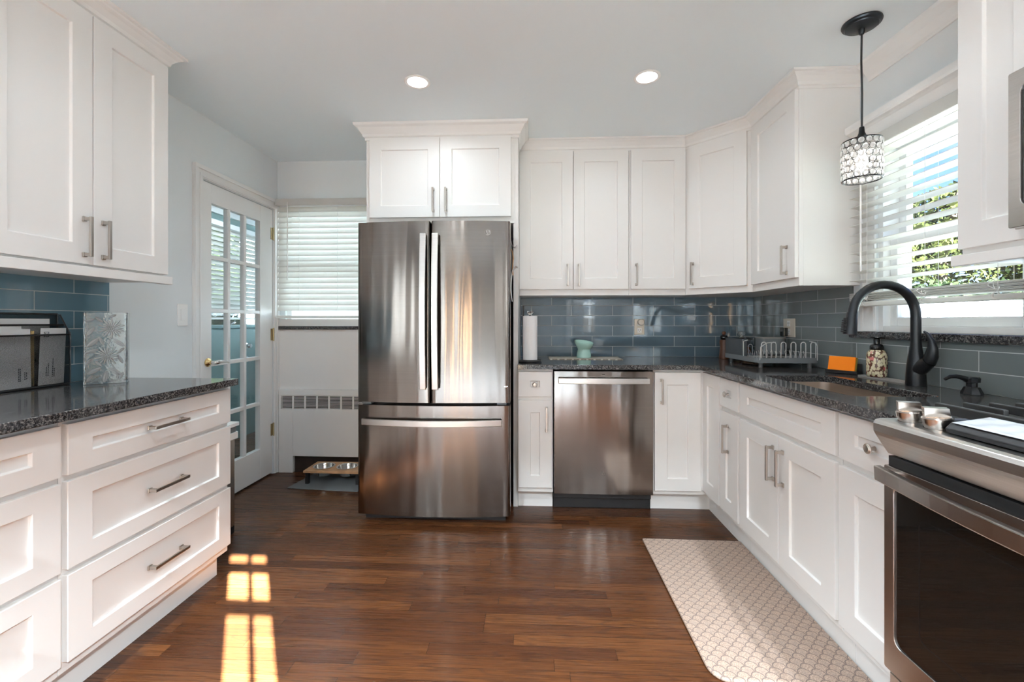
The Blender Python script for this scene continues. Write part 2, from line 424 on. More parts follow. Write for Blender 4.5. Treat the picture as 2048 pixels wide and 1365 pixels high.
def rrect(x0, x1, y0, y1, r, n=5):
    return (arc(x1-r, y1-r, r, 0, PI/2, n)+arc(x0+r, y1-r, r, PI/2, PI, n)+arc(x0+r, y0+r, r, PI, 1.5*PI, n)+arc(x1-r, y0+r, r, 1.5*PI, 2*PI, n))
def ringed(mb, outer, inner, lo, hi, a=2):
    """prism with one hole, loops of equal length"""
    P = {0: lambda p, h: (h, p[0], p[1]), 1: lambda p, h: (p[0], h, p[1]), 2: lambda p, h: (p[0], p[1], h)}[a]
    n = len(outer); vs = [P(p, lo) for p in outer]+[P(p, lo) for p in inner]+[P(p, hi) for p in outer]+[P(p, hi) for p in inner]; fs = []
    for i in range(n):
        j = (i+1) % n
        fs += [[i, n+i, n+j, j], [2*n+i, 2*n+j, 3*n+j, 3*n+i], [i, j, 2*n+j, 2*n+i], [n+i, 3*n+i, 3*n+j, n+j]]
    return mb.add(vs, fs)
XL, XR, YB, ZC = -2.015, 1.65, 3.37, 2.44
YR = -3.6
# ------------------------------------------------------------------ room shell
struct('floor', MB().box(-3.05, XR+.15, -1.5, 5.6, -.08, 0), 'floor')
struct('floor_rear', MB().box(-3.05, .78, YR-.15, -1.5, -.08, 0), 'bouncefloor')  # unseen rear floor kept pale to bounce light up to the ceiling
struct('ceiling', MB().box(-3.05, XR+.15, -1.53, 5.6, ZC, ZC+.12), 'ceil')
struct('ceiling_rear', MB().box(-3.05, .78, YR-.15, -1.53, ZC, ZC+.12), 'ceil')
# back wall with window (hidden partly by the fridge): opening X -1.93..-1.15, Z 1.16..2.06; recess for the heater below
w = MB()
w.box(XL, -1.95, YB, YB+.15, 0, ZC); w.box(-1.12, XR+.15, YB, YB+.15, 0, ZC)
w.box(-1.95, -1.12, YB, YB+.15, 0, 1.13); w.box(-1.95, -1.12, YB, YB+.15, 2.06, ZC)
struct('wall_back', w, 'wall')
KW = (1.54, 2.20, 1.13, 2.03)      # kitchen window opening Y0 Y1 Z0 Z1
SW = (.935, 1.135, 1.0, 2.035)   # x0 x1 z0 z1 of the small glazed opening behind the camera, in the nook wall at y = -1.5
w = MB(); T = .15
def wall_x(w, x0, x1, ya, yb, holes):
    y = ya
    for (h0, h1, z0, z1) in sorted(holes):
        w.box(x0, x1, y, h0, 0, ZC); w.box(x0, x1, h0, h1, 0, z0) if z0 > 0 else None; w.box(x0, x1, h0, h1, z1, ZC); y = h1
    w.box(x0, x1, y, yb, 0, ZC); return w
struct('wall_right', wall_x(w, XR, XR+T, -.6, YB, [KW]), 'wall')
struct('wall_right_rear', MB().box(XR, XR+T, -1.53, -.6, 0, ZC), 'tan')
DY = (2.575, 3.315, 2.05)          # french door opening
struct('wall_left', wall_x(MB(), XL-.12, XL, -.6, YB+.15, [(DY[0], DY[1], 0, DY[2])]), 'wall')
struct('wall_left_rear', MB().box(XL-.12, XL, YR, -.6, 0, ZC), 'tan')
w = MB(); RWN = (-1.95, -1.3, .5, 2.15)
w.box(XL, RWN[0], YR-.15, YR, 0, ZC); w.box(RWN[1], .78, YR-.15, YR, 0, ZC); w.box(RWN[0], RWN[1], YR-.15, YR, 0, RWN[2]); w.box(RWN[0], RWN[1], YR-.15, YR, RWN[3], ZC)
struct('wall_rear', w, 'tan')
w = MB(); w.box(.75, SW[0], -1.53, -1.5, 0, ZC); w.box(SW[1], XR, -1.53, -1.5, 0, ZC); w.box(SW[0], SW[1], -1.53, -1.5, 0, SW[2]); w.box(SW[0], SW[1], -1.53, -1.5, SW[3], ZC)
struct('wall_nook', w, 'tan')
struct('wall_nook_side', MB().box(.75, .78, YR, -1.53, 0, ZC), 'tan')
# vestibule beyond the french door
w = MB(); w.box(-3.05, -2.97, 1.5, 3.19, 0, ZC); w.box(-3.05, -2.97, 4.87, 5.6, 0, ZC); w.box(-3.05, -2.97, 3.19, 4.87, 2.31, ZC)
w.box(-2.97, XL-.12, 1.45, 1.6, 0, ZC); w.box(-2.97, XL, 5.45, 5.6, 0, 1.3); w.box(-2.97, XL, 5.45, 5.6, 2.0, ZC)
w.box(XL-.12, XL, YB+.15, 5.45, 0, ZC)
struct('wall_vestibule', w, 'wall')

CROWN = lambda z0, p=.062: [(0, z0), (.006, z0), (.006, z0+.012), (.014, z0+.016), (.018, z0+.03), (.034, z0+.05), (.046, z0+.058), (.05, z0+.064), (p, z0+.066), (p, ZC-.001), (0, ZC-.001)]
# room crown over the window, window casings
struct('trim_1', MB().sweep([(0, 2.355), (.008, 2.355), (.012, 2.37), (.03, 2.40), (.055, 2.42), (.06, 2.425), (.064, ZC-.001), (0, ZC-.001)], [(XR-.001, 2.236), (XR-.001, 1.46)], 1), 'trim')
def window_x(name, op, x, nx, bars_y=(), bars_z=(), sash=True):
    """double-hung window in a wall at x; glazing 7 cm outside"""
    y0, y1, z0, z1 = op; g = x+.07*nx
    root = thing(name, None, None, (x, (y0+y1)/2, z0)); root['kind'] = 'structure'
    f = MB(); q = .028
    for (a, b, c, d) in ((y0, y0+q, z0, z1), (y1-q, y1, z0, z1), (y0+q, y1-q, z1-q, z1), (y0+q, y1-q, z0, z0+q)):
        f.box(min(x+.012*nx, x+.145*nx), max(x+.012*nx, x+.145*nx), a, b, c, d)
    f.build('window_frame', 'trim', root, world=True, bevel=.002)
    zm = z0+.47*(z1-z0)
    for (a, b, off, nm) in ((z0+q, zm+.02, .045, 'lower_sash'), (zm-.02, z1-q, .085, 'upper_sash')):
        s = MB(); xx = sorted((x+(off)*nx, x+(off+.032)*nx)); r = .04
        s.box(*xx, y0+q, y0+q+r, a, b); s.box(*xx, y1-q-r, y1-q, a, b); s.box(*xx, y0+q+r, y1-q-r, a, a+r); s.box(*xx, y0+q+r, y1-q-r, b-r, b)
        so_ = s.build(nm, 'trim', root, world=True, bevel=.003)
        xg = x+(off+.016)*nx
        MB().box(xg-.002, xg+.002, y0+q+r, y1-q-r, a+r, b-r).build('pane', 'pane', so_, world=True)
    if bars_y or bars_z:
        s = MB(); xx = sorted((x+.06*nx, x+.1*nx))
        for yb_ in bars_y: s.box(*xx, yb_-.011, yb_+.011, z0+q, z1-q)
        for zb_, hb in bars_z: s.box(*xx, y0+q, y1-q, zb_-hb, zb_+hb)
        s.build('muntins', 'trim', root, world=True)
    return root
window_x('window_1', KW, XR, 1)
# small muntined window behind the camera through which the sun reaches the floor
root = thing('window_4', None, None, (1.035, -1.515, SW[2])); root['kind'] = 'structure'
s = MB().box(1.036, 1.052, -1.522, -1.508, SW[2], SW[3])
for z0_, z1_ in ((1.945, 1.99), (1.785, 1.838), (1.50, 1.54), (1.25, 1.29)): s.box(SW[0], SW[1], -1.521, -1.509, z0_, z1_)
s.build('muntins', 'trim', root, world=True)
MB().box(SW[0], SW[1], -1.517, -1.513, SW[2], SW[3]).build('pane', 'pane', root, world=True)
# window added in the unseen rear wall to let daylight in
root = thing('window_3', None, None, (0, YR, RWN[2])); root['kind'] = 'structure'
s = MB()
for k in range(4):
    xx = RWN[0]+(RWN[1]-RWN[0])*k/3; s.box(max(RWN[0], xx-.04), min(RWN[1], xx+.04), YR-.1, YR-.04, RWN[2], RWN[3])
for zz in (RWN[2]+.03, 1.3, RWN[3]-.03): s.box(RWN[0], RWN[1], YR-.1, YR-.04, zz-.03, zz+.03)
s.build('muntins', 'trim', root, world=True)
MB().box(RWN[0], RWN[1], YR-.075, YR-.07, RWN[2], RWN[3]).build('pane', 'pane', root, world=True)

# casing of the sink window: side boards, cornice header
w = MB()
w.box(XR-.010, XR-.001, KW[1]-.005, 2.285, 1.131, 2.04); w.box(XR-.012, XR-.010, 2.268, 2.285, 1.131, 2.04); w.box(XR-.012, XR-.010, KW[1], KW[1]+.016, 1.131, 2.04)
w.box(XR-.010, XR-.001, 1.452, KW[0]+.005, 1.131, 2.04); w.box(XR-.010, XR-.001, 1.452, 2.285, KW[3]-.005, 2.06)
struct('trim_2', w, 'trim', bevel=.002)
w = MB().sweep([(0, 2.05), (.014, 2.05), (.016, 2.062), (.026, 2.07), (.05, 2.105), (.062, 2.112), (.075, 2.116), (.08, 2.125), (.08, 2.15), (0, 2.15)], [(XR-.001, 2.294), (XR-.001, 1.452)], 1)
struct('trim_3', w, 'trim')
struct('trim_4', MB().box(XR-.03, XR+.04, 1.178, 2.34, 1.098, 1.13), 'granite', bevel=.003)      # granite sill
# french door casing
w = MB(); CP = [(0, 0), (.03, 0), (.03, .02), (.022, .03), (.022, .06), (.014, .068), (.014, .082), (0, .082)]
y0, y1, zt = DY
w.box(XL+.001, XL+.014, y0-.075, y0-.002, 0, zt+.002); w.box(XL+.014, XL+.026, y0-.075, y0-.05, 0, zt+.05); w.box(XL+.014, XL+.02, y0-.03, y0-.008, 0, zt+.008)
w.box(XL+.001, XL+.014, y1+.002, YB-.002, 0, zt+.002); w.box(XL+.014, XL+.022, YB-.03, YB-.004, 0, zt+.008)
w.box(XL+.001, XL+.014, y0-.075, YB-.002, zt+.002, zt+.075); w.box(XL+.014, XL+.026, y0-.075, YB-.004, zt+.05, zt+.075); w.box(XL+.014, XL+.02, y0-.03, YB-.004, zt+.008, zt+.03)
struct('trim_5', w, 'trim', bevel=.002)

# french door, 3 x 5 panes
root = thing('door_1', None, None, (XL-.02, (y0+y1)/2, 0)); root['kind'] = 'structure'
xa, xb = XL-.045, XL-.006
gy = (2.668, 3.161); gz = (.232, 1.925)
f = MB(); f.box(xa, xb, y0+.004, gy[0], .012, zt-.004); f.box(xa, xb, gy[1], y1-.004, .012, zt-.004)
f.box(xa, xb, gy[0], gy[1], .012, gz[0]); f.box(xa, xb, gy[0], gy[1], gz[1], zt-.004)
f.build('door_frame', 'trim', root, world=True, bevel=.002)
f = MB(); my = [gy[0]+(gy[1]-gy[0])*k/3 for k in (1, 2)]; mz = [gz[0]+(gz[1]-gz[0])*k/5 for k in (1, 2, 3, 4)]
for q in my: f.box(xa+.004, xb-.002, q-.013, q+.013, gz[0], gz[1])
for q in mz: f.box(xa+.0045, xb-.0025, gy[0], gy[1], q-.013, q+.013)
f.build('muntins', 'trim', root, world=True, bevel=.004)
MB().box(XL-.028, XL-.024, gy[0], gy[1], gz[0], gz[1]).build('pane', 'pane', root, world=True)
h = MB().lathe([(.002, 0), (.027, 0), (.027, .006), (.018, .012), (.012, .018), (.012, .03)], n=20)
rotm = Matrix.Translation((xb, 2.635, .925)) @ Matrix.Rotation(PI/2, 4, 'Y')
h.v = [rotm @ Vector(p) for p in h.v]
rose = h.build('handle_rose', 'brass', root, world=True, smooth=40); rose['label'] = 'polished brass door rose'
h = MB().tube([(xb+.028, 2.635, .925), (xb+.05, 2.635, .925), (xb+.058, 2.645, .926), (xb+.058, 2.67, .928), (xb+.056, 2.70, .926), (xb+.054, 2.735, .921), (xb+.054, 2.75, .914)],
              [.011, .012, .014, .012, .009, .007, .004], 12)
h.build('door_lever', 'silver', root, world=True, smooth=60)['label'] = 'curved polished door lever'
for zz in (1.86, 1.08, .345):
    h = MB().box(xb+.001, xb+.006, y1-.026, y1+.022, zz-.045, zz+.045); h.tube([(xb+.008, y1, zz-.05), (xb+.008, y1, zz+.05)], .006, 8)
    h.build('hinge', 'oldbrass', root, world=True)

# exterior teal door seen through the glass
root = thing('door_2', None, None, (-3.0, 4.3, 0)); root['kind'] = 'structure'
f = MB(); f.box(-3.02, -2.98, 3.2, 4.72, 0, 1.12); f.box(-3.02, -2.98, 3.2, 3.36, 1.12, 2.2); f.box(-3.02, -2.98, 4.62, 4.72, 1.12, 2.2); f.box(-3.02, -2.98, 3.36, 4.62, 2.06, 2.2)
f.box(-2.985, -2.965, 3.2, 4.72, 1.115, 1.15)
f.build('door_leaf', 'tealdoor', root, world=True, bevel=.003)
f = MB().box(-3.04, -2.96, 4.72, 4.86, 0, 2.3); f.box(-3.04, -2.96, 3.2, 4.72, 2.2, 2.3)
f.build('door_jamb', 'trim', root, world=True, bevel=.003)
MB().box(-3.005, -2.995, 3.36, 4.62, 1.12, 2.06).build('pane', 'pane', root, world=True)
for zz, r in ((.93, .03), (.79, .033)):
    h = MB().lathe([(.002, 0), (r, 0), (r, .01), (r*.6, .014), (r*.55, .03), (r*.9, .04), (r*.7, .055), (.002, .058)], n=18)
    rm = Matrix.Translation((-2.979, 4.42, zz)) @ Matrix.Rotation(PI/2, 4, 'Y'); h.v = [rm @ Vector(p) for p in h.v]
    h.build('lock_knob' if r > .031 else 'deadbolt', 'silver', root, world=True, smooth=40)

def blind(name, label, axis, plane, a0, a1, ztop, zbot, pitch, tilt, depth=.05, stack=0, head=.05, wand=None, valance=.02, cords=()):
    """horizontal-slat blind; axis 'y' hangs in a wall at x=plane (room on -x), axis 'x' in a wall at y=plane (room on -y)"""
    def put(u0, u1, n0, n1, z0, z1):
        return (n0, n1, u0, u1, z0, z1) if axis == 'y' else (u0, u1, n0, n1, z0, z1)
    root = thing(name, label, 'window blind', (plane, (a0+a1)/2, zbot) if axis == 'y' else ((a0+a1)/2, plane, zbot))
    MB().box(*put(a0, a1, plane-depth/2-valance, plane-depth/2+.002, ztop-head, ztop)).build('valance', 'slat', root, world=True, bevel=.003)
    MB().box(*put(a0+.005, a1-.005, plane-depth/2+.003, plane+depth/2, ztop-head+.004, ztop)).build('headrail', 'trim', root, world=True)
    s = MB(); zs = []; z = ztop-head-pitch*.55; zend = zbot+.028+stack*.0055
    while z > zend+.02: zs.append((z, tilt)); z -= pitch
    for k in range(stack): zs.append((zbot+.03+.0055*k, .04+.02*(k % 2)))
    for z, tl in zs:
        hw = depth/2; th = .0026; N_ = 4; up = []; dn = []
        for k in range(N_+1):
            q = -hw+2*hw*k/N_; cr = .0028*(1-(q/hw)**2)
            n_ = plane+q*math.cos(tl); zz = z-q*math.sin(tl)+cr
            up.append((n_, zz+th/2)); dn.append((n_, zz-th/2))
        poly = up+dn[::-1]
        s.prism(poly, 1 if axis == 'y' else 0, a0+.004, a1-.004)
    s.build('slats', 'slat', root, world=True, smooth=50)
    MB().box(*put(a0+.002, a1-.002, plane-depth/2, plane+depth/2, zbot, zbot+.022)).build('bottom_rail', 'slat', root, world=True, bevel=.004)
    for cx in cords:
        c = MB()
        for dn_ in (-depth/2-.001, depth/2+.001):
            p = (plane+dn_, cx) if axis == 'y' else (cx, plane+dn_)
            c.tube([(p[0], p[1], zbot+.02), (p[0], p[1], ztop-head)], .0009, 5)
        if stack:   # slack ladder cord looped over the stacked slats
            for q in range(4):
                p = [(plane-depth/2-.004-.012*math.sin(PI*i/8)*(1+.4*q), cx+.012*math.sin(q*1.9+i*.7), zbot+.012*q+.045*i/8) for i in range(9)]
                c.tube(p, .0011, 5)
        c.build('ladder_cord', 'papr', root, world=True)
    if wand:
        c, zl = wand; p = (plane-depth/2-valance-.012, c) if axis == 'y' else (c, plane-depth/2-valance-.012)
        MB().tube([(p[0], p[1], zl), (p[0], p[1], ztop-head*.6)], .0035, 7).build('tilt_wand', 'plast', root, world=True)
    return root
blind('window_blind', 'white wide-slat blind over the sink, half open and gathered at the bottom', 'y', 1.613, 1.456, 2.292, 2.048, 1.252, .0455, math.radians(10), .05, stack=7, head=.055, wand=(2.19, 1.42), valance=.004, cords=(2.17, 1.86, 1.58))
blind('window_blind', 'closed white wide-slat blind in the corner beside the glass door', 'x', YB-.045, -1.985, -1.10, 2.125, 1.205, .0425, math.radians(-62), .05, stack=0, head=.05, wand=(-1.88, 1.50), cords=(-1.80, -1.5, -1.2), valance=.012)
blind('window_blind', 'white slat blind on the teal outside door seen through the glass door', 'x' if False else 'y', -2.94, 3.3, 4.66, 2.12, 1.2, .045, math.radians(58), .05, head=.05, valance=.01)
# back window
root = thing('window_2', None, None, (-1.53, YB, 1.13)); root['kind'] = 'structure'
f = MB(); q = .04
f.box(-1.95, -1.91, YB+.02, YB+.1, 1.13, 2.06); f.box(-1.16, -1.12, YB+.02, YB+.1, 1.13, 2.06); f.box(-1.91, -1.16, YB+.02, YB+.1, 2.02, 2.06); f.box(-1.91, -1.16, YB+.02, YB+.1, 1.13, 1.17)
f.box(-1.91, -1.16, YB+.04, YB+.08, 1.57, 1.62)
f.build('window_frame', 'trim', root, world=True)
MB().box(-1.91, -1.16, YB+.058, YB+.062, 1.17, 2.02).build('pane', 'pane', root, world=True)
struct('trim_6', MB().box(-2.0, -1.075, YB-.025, YB+.02, 1.118, 1.142).box(-2.0, -1.075, YB-.02, YB+.001, 1.142, 1.144), 'granite', bevel=.003)
struct('trim_8', MB().box(-1.995, -1.075, YB-.006, YB-.001, .649, 1.117), 'trim')
struct('trim_7', MB().box(-2.0, -1.085, YB-.014, YB-.001, 1.146, 1.20), 'trim')

# ------------------------------------------------------------------ tile, counters
def slab(name, m, outer, holes, z0, z1, parent=None, bevel=.0025):
    bm = bmesh.new(); ed = []
    for lp in [outer]+holes:
        vs = [bm.verts.new((x, y, z0)) for x, y in lp]
        ed += [bm.edges.new((vs[i], vs[(i+1) % len(vs)])) for i in range(len(vs))]
    r = bmesh.ops.triangle_fill(bm, use_beauty=True, edges=ed)
    fs = [g for g in r['geom'] if isinstance(g, bmesh.types.BMFace)]
    ex = bmesh.ops.extrude_face_region(bm, geom=fs)
    for v in [g for g in ex['geom'] if isinstance(g, bmesh.types.BMVert)]: v.co.z = z1
    bmesh.ops.recalc_face_normals(bm, faces=bm.faces)
    bmesh.ops.dissolve_limit(bm, angle_limit=.001, verts=bm.verts, edges=bm.edges)
    me = bpy.data.meshes.new(name); bm.to_mesh(me); bm.free(); me.materials.append(M[m])
    o = bpy.data.objects.new(name, me); C.objects.link(o); WM[o] = Matrix.Identity(4)
    b = o.modifiers.new('bevel', 'BEVEL'); b.width = bevel; b.segments = 2; b.limit_method = 'ANGLE'; b.angle_limit = math.radians(50)
    return o
tag(MB().box(-.096, XR-.009, YB-.009, YB-.001, .916, 1.385).build('tile_backsplash', 'tile_b'), 'blue-grey glass tile backsplash on the back wall behind the paper towels', 'backsplash')
w = MB().box(XR-.009, XR-.001, 2.345, YB-.009, .916, 1.385); w.box(XR-.009, XR-.001, .3, 2.345, .916, 1.096); w.box(XR-.009, XR-.001, .3, 1.175, 1.096, 1.405)
tag(w.build('tile_backsplash', 'tile_r'), 'blue-grey glass tile backsplash under the sink window behind the faucet', 'backsplash')
tag(MB().box(XL+.001, XL+.009, .2, 1.986, .916, 1.378).build('tile_backsplash', 'tile_l'), 'blue glass tile backsplash on the left wall behind the wire file holder', 'backsplash')
SO = rrect(1.125, 1.432, 1.605, 2.213, .035, 5)
tag(slab('countertop', 'granite', [(-.096, YB-.002), (-.096, 2.703), (1.009, 2.703), (1.009, 1.176), (XR-.002, 1.176), (XR-.002, YB-.002)], [SO], .885, .915),
    'speckled black granite L-shaped worktop holding the sink and dish rack', 'countertop')
tag(slab('countertop', 'granite', [(XL+.002, .2), (-1.369, .2), (-1.369, 1.980), (XL+.002, 1.980)], [], .885, .915),
    'speckled black granite worktop on the left under the glass vase', 'countertop')

# ------------------------------------------------------------------ cabinets
def make_handle(parent, x, z, vertical=True, y=-.02, ln=.152, name='handle', m='nickel'):
    b = MB(); h = ln/2; wd = .0055
    if vertical:
        b.box(x-wd, x+wd, y-.034, y-.026, z-h, z+h)
        for s_ in (-1, 1):
            c = z+s_*(h-.008)
            b.box(x-wd, x+wd, y-.026, y-.006, c-.006, c+.006); b.box(x-.0075, x+.0075, y-.006, y, c-.009, c+.009)
    else:
        b.box(x-h, x+h, y-.034, y-.026, z-wd, z+wd)
        for s_ in (-1, 1):
            c = x+s_*(h-.008)
            b.box(c-.006, c+.006, y-.026, y-.006, z-wd, z+wd); b.box(c-.009, c+.009, y-.006, y, z-.0075, z+.0075)
    o = b.build(name, m, parent, bevel=.0012); return o
def make_knob(parent, x, z, y=-.02):
    k = MB().lathe([(.002, 0), (.0075, 0), (.006, .004), (.005, .012), (.009, .016), (.0155, .019), (.016, .023), (.0135, .025), (.012, .0245), (.010, .027), (.001, .028)], n=20)
    R_ = Matrix.Translation((x, y, z)) @ Matrix.Rotation(PI/2, 4, 'X'); k.v = [R_ @ Vector(p) for p in k.v]
    return k.build('knob', 'nickel', parent, smooth=35)
def cabinet(name, label, cat, loc, rz, w, d, z0, z1, fronts, toe=0, group=None, st=.075):
    root = thing(name, label, cat, loc, rz, group)
    b = MB(); t = .018
    b.box(0, w, 0, .02, z0, z1); b.box(0, t, .02, d, z0, z1); b.box(w-t, w, .02, d, z0, z1); b.box(t, w-t, .02, d, z0, z0+t); b.box(t, w-t, d-.008, d, z0+t, z1)
    if z0 > 1: b.box(t, w-t, .02, d-.008, z1-t, z1)
    b.build('body', 'cab', root, bevel=.001)
    if toe: MB().box(0, w, toe, toe+.018, 0, z0).build('toe_kick', 'cab', root)
    for f in fronts:
        k, x0, x1, a, c = f[:5]
        dr = MB().shaker(x0, x1, a, c, -.0005, .0195, st, .057 if k == 'drawer' else st).build(k, 'cab', root, bevel=.0013)
        for hd in f[5:]:
            if hd[0] == 'knob': make_knob(dr, hd[1], hd[2])
            elif hd[0] == 'v': make_handle(dr, hd[1], hd[2], .051)
            else: make_handle(dr, hd[1], hd[2], False, ln=.16)
    return root
# --- back run
FY = 2.75
cabinet('base_cabinet', 'narrow white base cabinet between the refrigerator and the dishwasher', 'cabinet', (-.096, FY, 0), 0, .219, .60, .115, .885,
        [('drawer', .003, .212, .714, .868, ('knob', .106, .79)), ('door', .003, .212, .147, .69, ('v', .178, .575))], .062)
cr = cabinet('corner_base_cabinet', 'white corner base cabinet with two doors meeting at a right angle', 'cabinet', (.738, FY, 0), 0, .32, .60, .115, .885,
        [('door', .006, .282, .142, .868, ('v', .045, .752))], .062)
# the second leaf of the corner cabinet faces left
leaf = MB().shaker(.003, .245, .142, .868, -.0005, .0195, .075)
Rz = Matrix.Translation((1.06, 2.765, 0)) @ Matrix.Rotation(-PI/2, 4, 'Z'); leaf.v = [Rz @ Vector(p) for p in leaf.v]
leaf.build('door', 'cab', cr, world=True, bevel=.0013)
side = MB().box(1.06, 1.08, 2.514, 2.752, .115, .885); side.box(1.102, 1.12, 2.514, 2.83, 0, .115); side.box(1.058, 1.102, 2.812, 2.83, 0, .115)
side.build('return_frame', 'cab', cr, world=True)
# --- right run (faces -x): local x runs toward the camera
RX = 1.06
cabinet('base_cabinet', 'narrow white base cabinet left of the sink doors, knob over a vertical pull', 'cabinet', (RX, 2.512, 0), -PI/2, .228, .57, .115, .885,
        [('drawer', .006, .222, .714, .868, ('knob', .114, .79)), ('door', .006, .222, .147, .69, ('v', .11, .55))], .042)
cabinet('sink_base_cabinet', 'wide white sink cabinet with two doors and a plain top panel', 'cabinet', (RX, 2.282, 0), -PI/2, .724, .57, .115, .885,
        [('drawer', .012, .714, .714, .868), ('door', .012, .361, .147, .69, ('v', .325, .565)), ('door', .365, .714, .147, .69, ('v', .40, .565))], .042)
cabinet('base_cabinet', 'white base cabinet between the sink cabinet and the stove', 'cabinet', (RX, 1.556, 0), -PI/2, .374, .57, .115, .885,
        [('drawer', .006, .368, .714, .868, ('knob', .165, .79)), ('door', .006, .368, .147, .69, ('v', .295, .60))], .042)
# --- left run (faces +x): local x runs away from the camera
LX = -1.42
ds = [(.714, .868), (.43, .695), (.15, .412)]
cabinet('drawer_cabinet', 'white three-drawer base cabinet with horizontal pulls under the left worktop', 'cabinet', (LX, 1.247, 0), PI/2, .728, .585, .115, .885,
        [('drawer', .010, .722, a, b, ('h', .362, (a+b)/2)) for a, b in ds], .051)
cabinet('drawer_cabinet', 'nearest white drawer cabinet cut off by the left edge of the photo', 'cabinet', (LX, .52, 0), PI/2, .725, .585, .115, .885,
        [('drawer', .006, .718, a, b, ('h', .25, (a+b)/2)) for a, b in ds], .051)
# --- uppers
UY = 3.077; UZ0, UZ1 = 1.362, 2.365; DZ = (1.404, 2.362)
cabinet('wall_cabinet', 'white double-door wall cabinet right of the refrigerator', 'cabinet', (-.096, UY, 0), 0, .757, .29, UZ0, UZ1,
        [('door', -.0, .371, *DZ, ('v', .335, 1.502)), ('door', .375, .751, *DZ, ('v', .412, 1.502))], st=.075)
cabinet('wall_cabinet', 'white single-door wall cabinet left of the angled corner one', 'cabinet', (.663, UY, 0), 0, .382, .29, UZ0, UZ1,
        [('door', .009, .378, *DZ, ('v', .044, 1.502))])
DG = math.sqrt(.303**2+.303**2)
dc = thing('corner_wall_cabinet', 'white diagonal corner wall cabinet with one tall door', 'cabinet', (1.047, UY, 0), -PI/4)
w = MB().prism([(1.047, UY), (1.35, UY-.303), (XR-.002, UY-.303), (XR-.002, YB-.002), (1.047, YB-.002)], 2, UZ0, UZ1)
w.build('body', 'cab', dc, world=True, bevel=.001)
d_ = MB().shaker(.03, .400, *DZ, -.0005, .0195, .075).build('door', 'cab', dc, bevel=.0013); make_handle(d_, .062, 1.502)
rc = cabinet('wall_cabinet', 'white wall cabinet with a plain end panel beside the sink window', 'cabinet', (1.35, 2.772, 0), -PI/2, .472, .298, UZ0, UZ1,
        [('door', .02, .468, *DZ, ('v', .40, 1.502))])
w = MB().box(1.33, XR-.002, 2.296, 2.2995, UZ0, UZ1)
tag(MB().sweep(CROWN(2.362), [(-.092, UY), (1.047, UY), (1.35, UY-.303), (1.35, 2.300), (XR-.002, 2.300)], 1).build('crown_molding', 'cab'),
    'white crown molding running along the tops of the right-hand wall cabinets', 'molding')
near = cabinet('wall_cabinet', 'white wall cabinet between the sink window and the microwave', 'cabinet', (1.35, 1.450, 0), -PI/2, .272, .298, UZ0, UZ1,
        [('door', .006, .24, *DZ, ('v', .208, 1.502))])
w = MB().box(1.325, 1.35, 1.18, 1.462, 1.352, 1.385); w.build('light_rail', 'cab', near, world=True, bevel=.002)
MB().sweep(CROWN(2.362), [(1.35, 1.452), (1.35, 1.179)], 1).build('crown', 'cab', near, world=True)
# left wall cabinet
lc = cabinet('wall_cabinet', 'white double-door wall cabinet hanging over the left worktop', 'cabinet', (-1.72, 1.262, 0), PI/2, .712, .292, UZ0, UZ1,
        [('door', .004, .355, 1.398, 2.362, ('v', .322, 1.50)), ('door', .359, .706, 1.398, 2.362, ('v', .395, 1.50))])
MB().box(-1.722, -1.692, 1.262, 1.985, 1.352, 1.388).build('light_rail', 'cab', lc, world=True, bevel=.002)
MB().sweep(CROWN(2.362), [(-1.72, 1.262), (-1.72, 1.974), (XL+.002, 1.974)], 1).build('crown', 'cab', lc, world=True)
# cabinet over the refrigerator with its tall side panels
OF = 2.785
oc = cabinet('refrigerator_surround', 'white cabinet above the refrigerator with tall side panels and heavy crown', 'cabinet', (-1.052, OF, 0), 0, .933, .58, 1.805, 2.36,
        [('door', .003, .457, 1.845, 2.352, ('v', .418, 1.95)), ('door', .460, .912, 1.845, 2.352, ('v', .499, 1.95))])
MB().box(-.126, -.0975, OF+.012, YB-.002, 0, 2.36).build('side_panel', 'cab', oc, world=True)
MB().box(-1.074, -1.0525, OF+.012, YB-.03, 0, 1.0).box(-1.074, -1.0525, OF, YB-.002, 1.82, 2.36).box(-1.074, -1.0525, OF+.012, YB-.09, 1.0, 1.82).build('side_panel', 'cab', oc, world=True)
MB().sweep([(0, 2.345), (.008, 2.345), (.008, 2.36), (.018, 2.366), (.022, 2.38), (.045, 2.415), (.055, 2.42), (.062, 2.424), (.066, ZC-.001), (0, ZC-.001)],
           [(-1.074, YB-.004), (-1.074, OF), (-.0975, OF), (-.0975, UY-.064)], 1).build('crown', 'cab', oc, world=True)

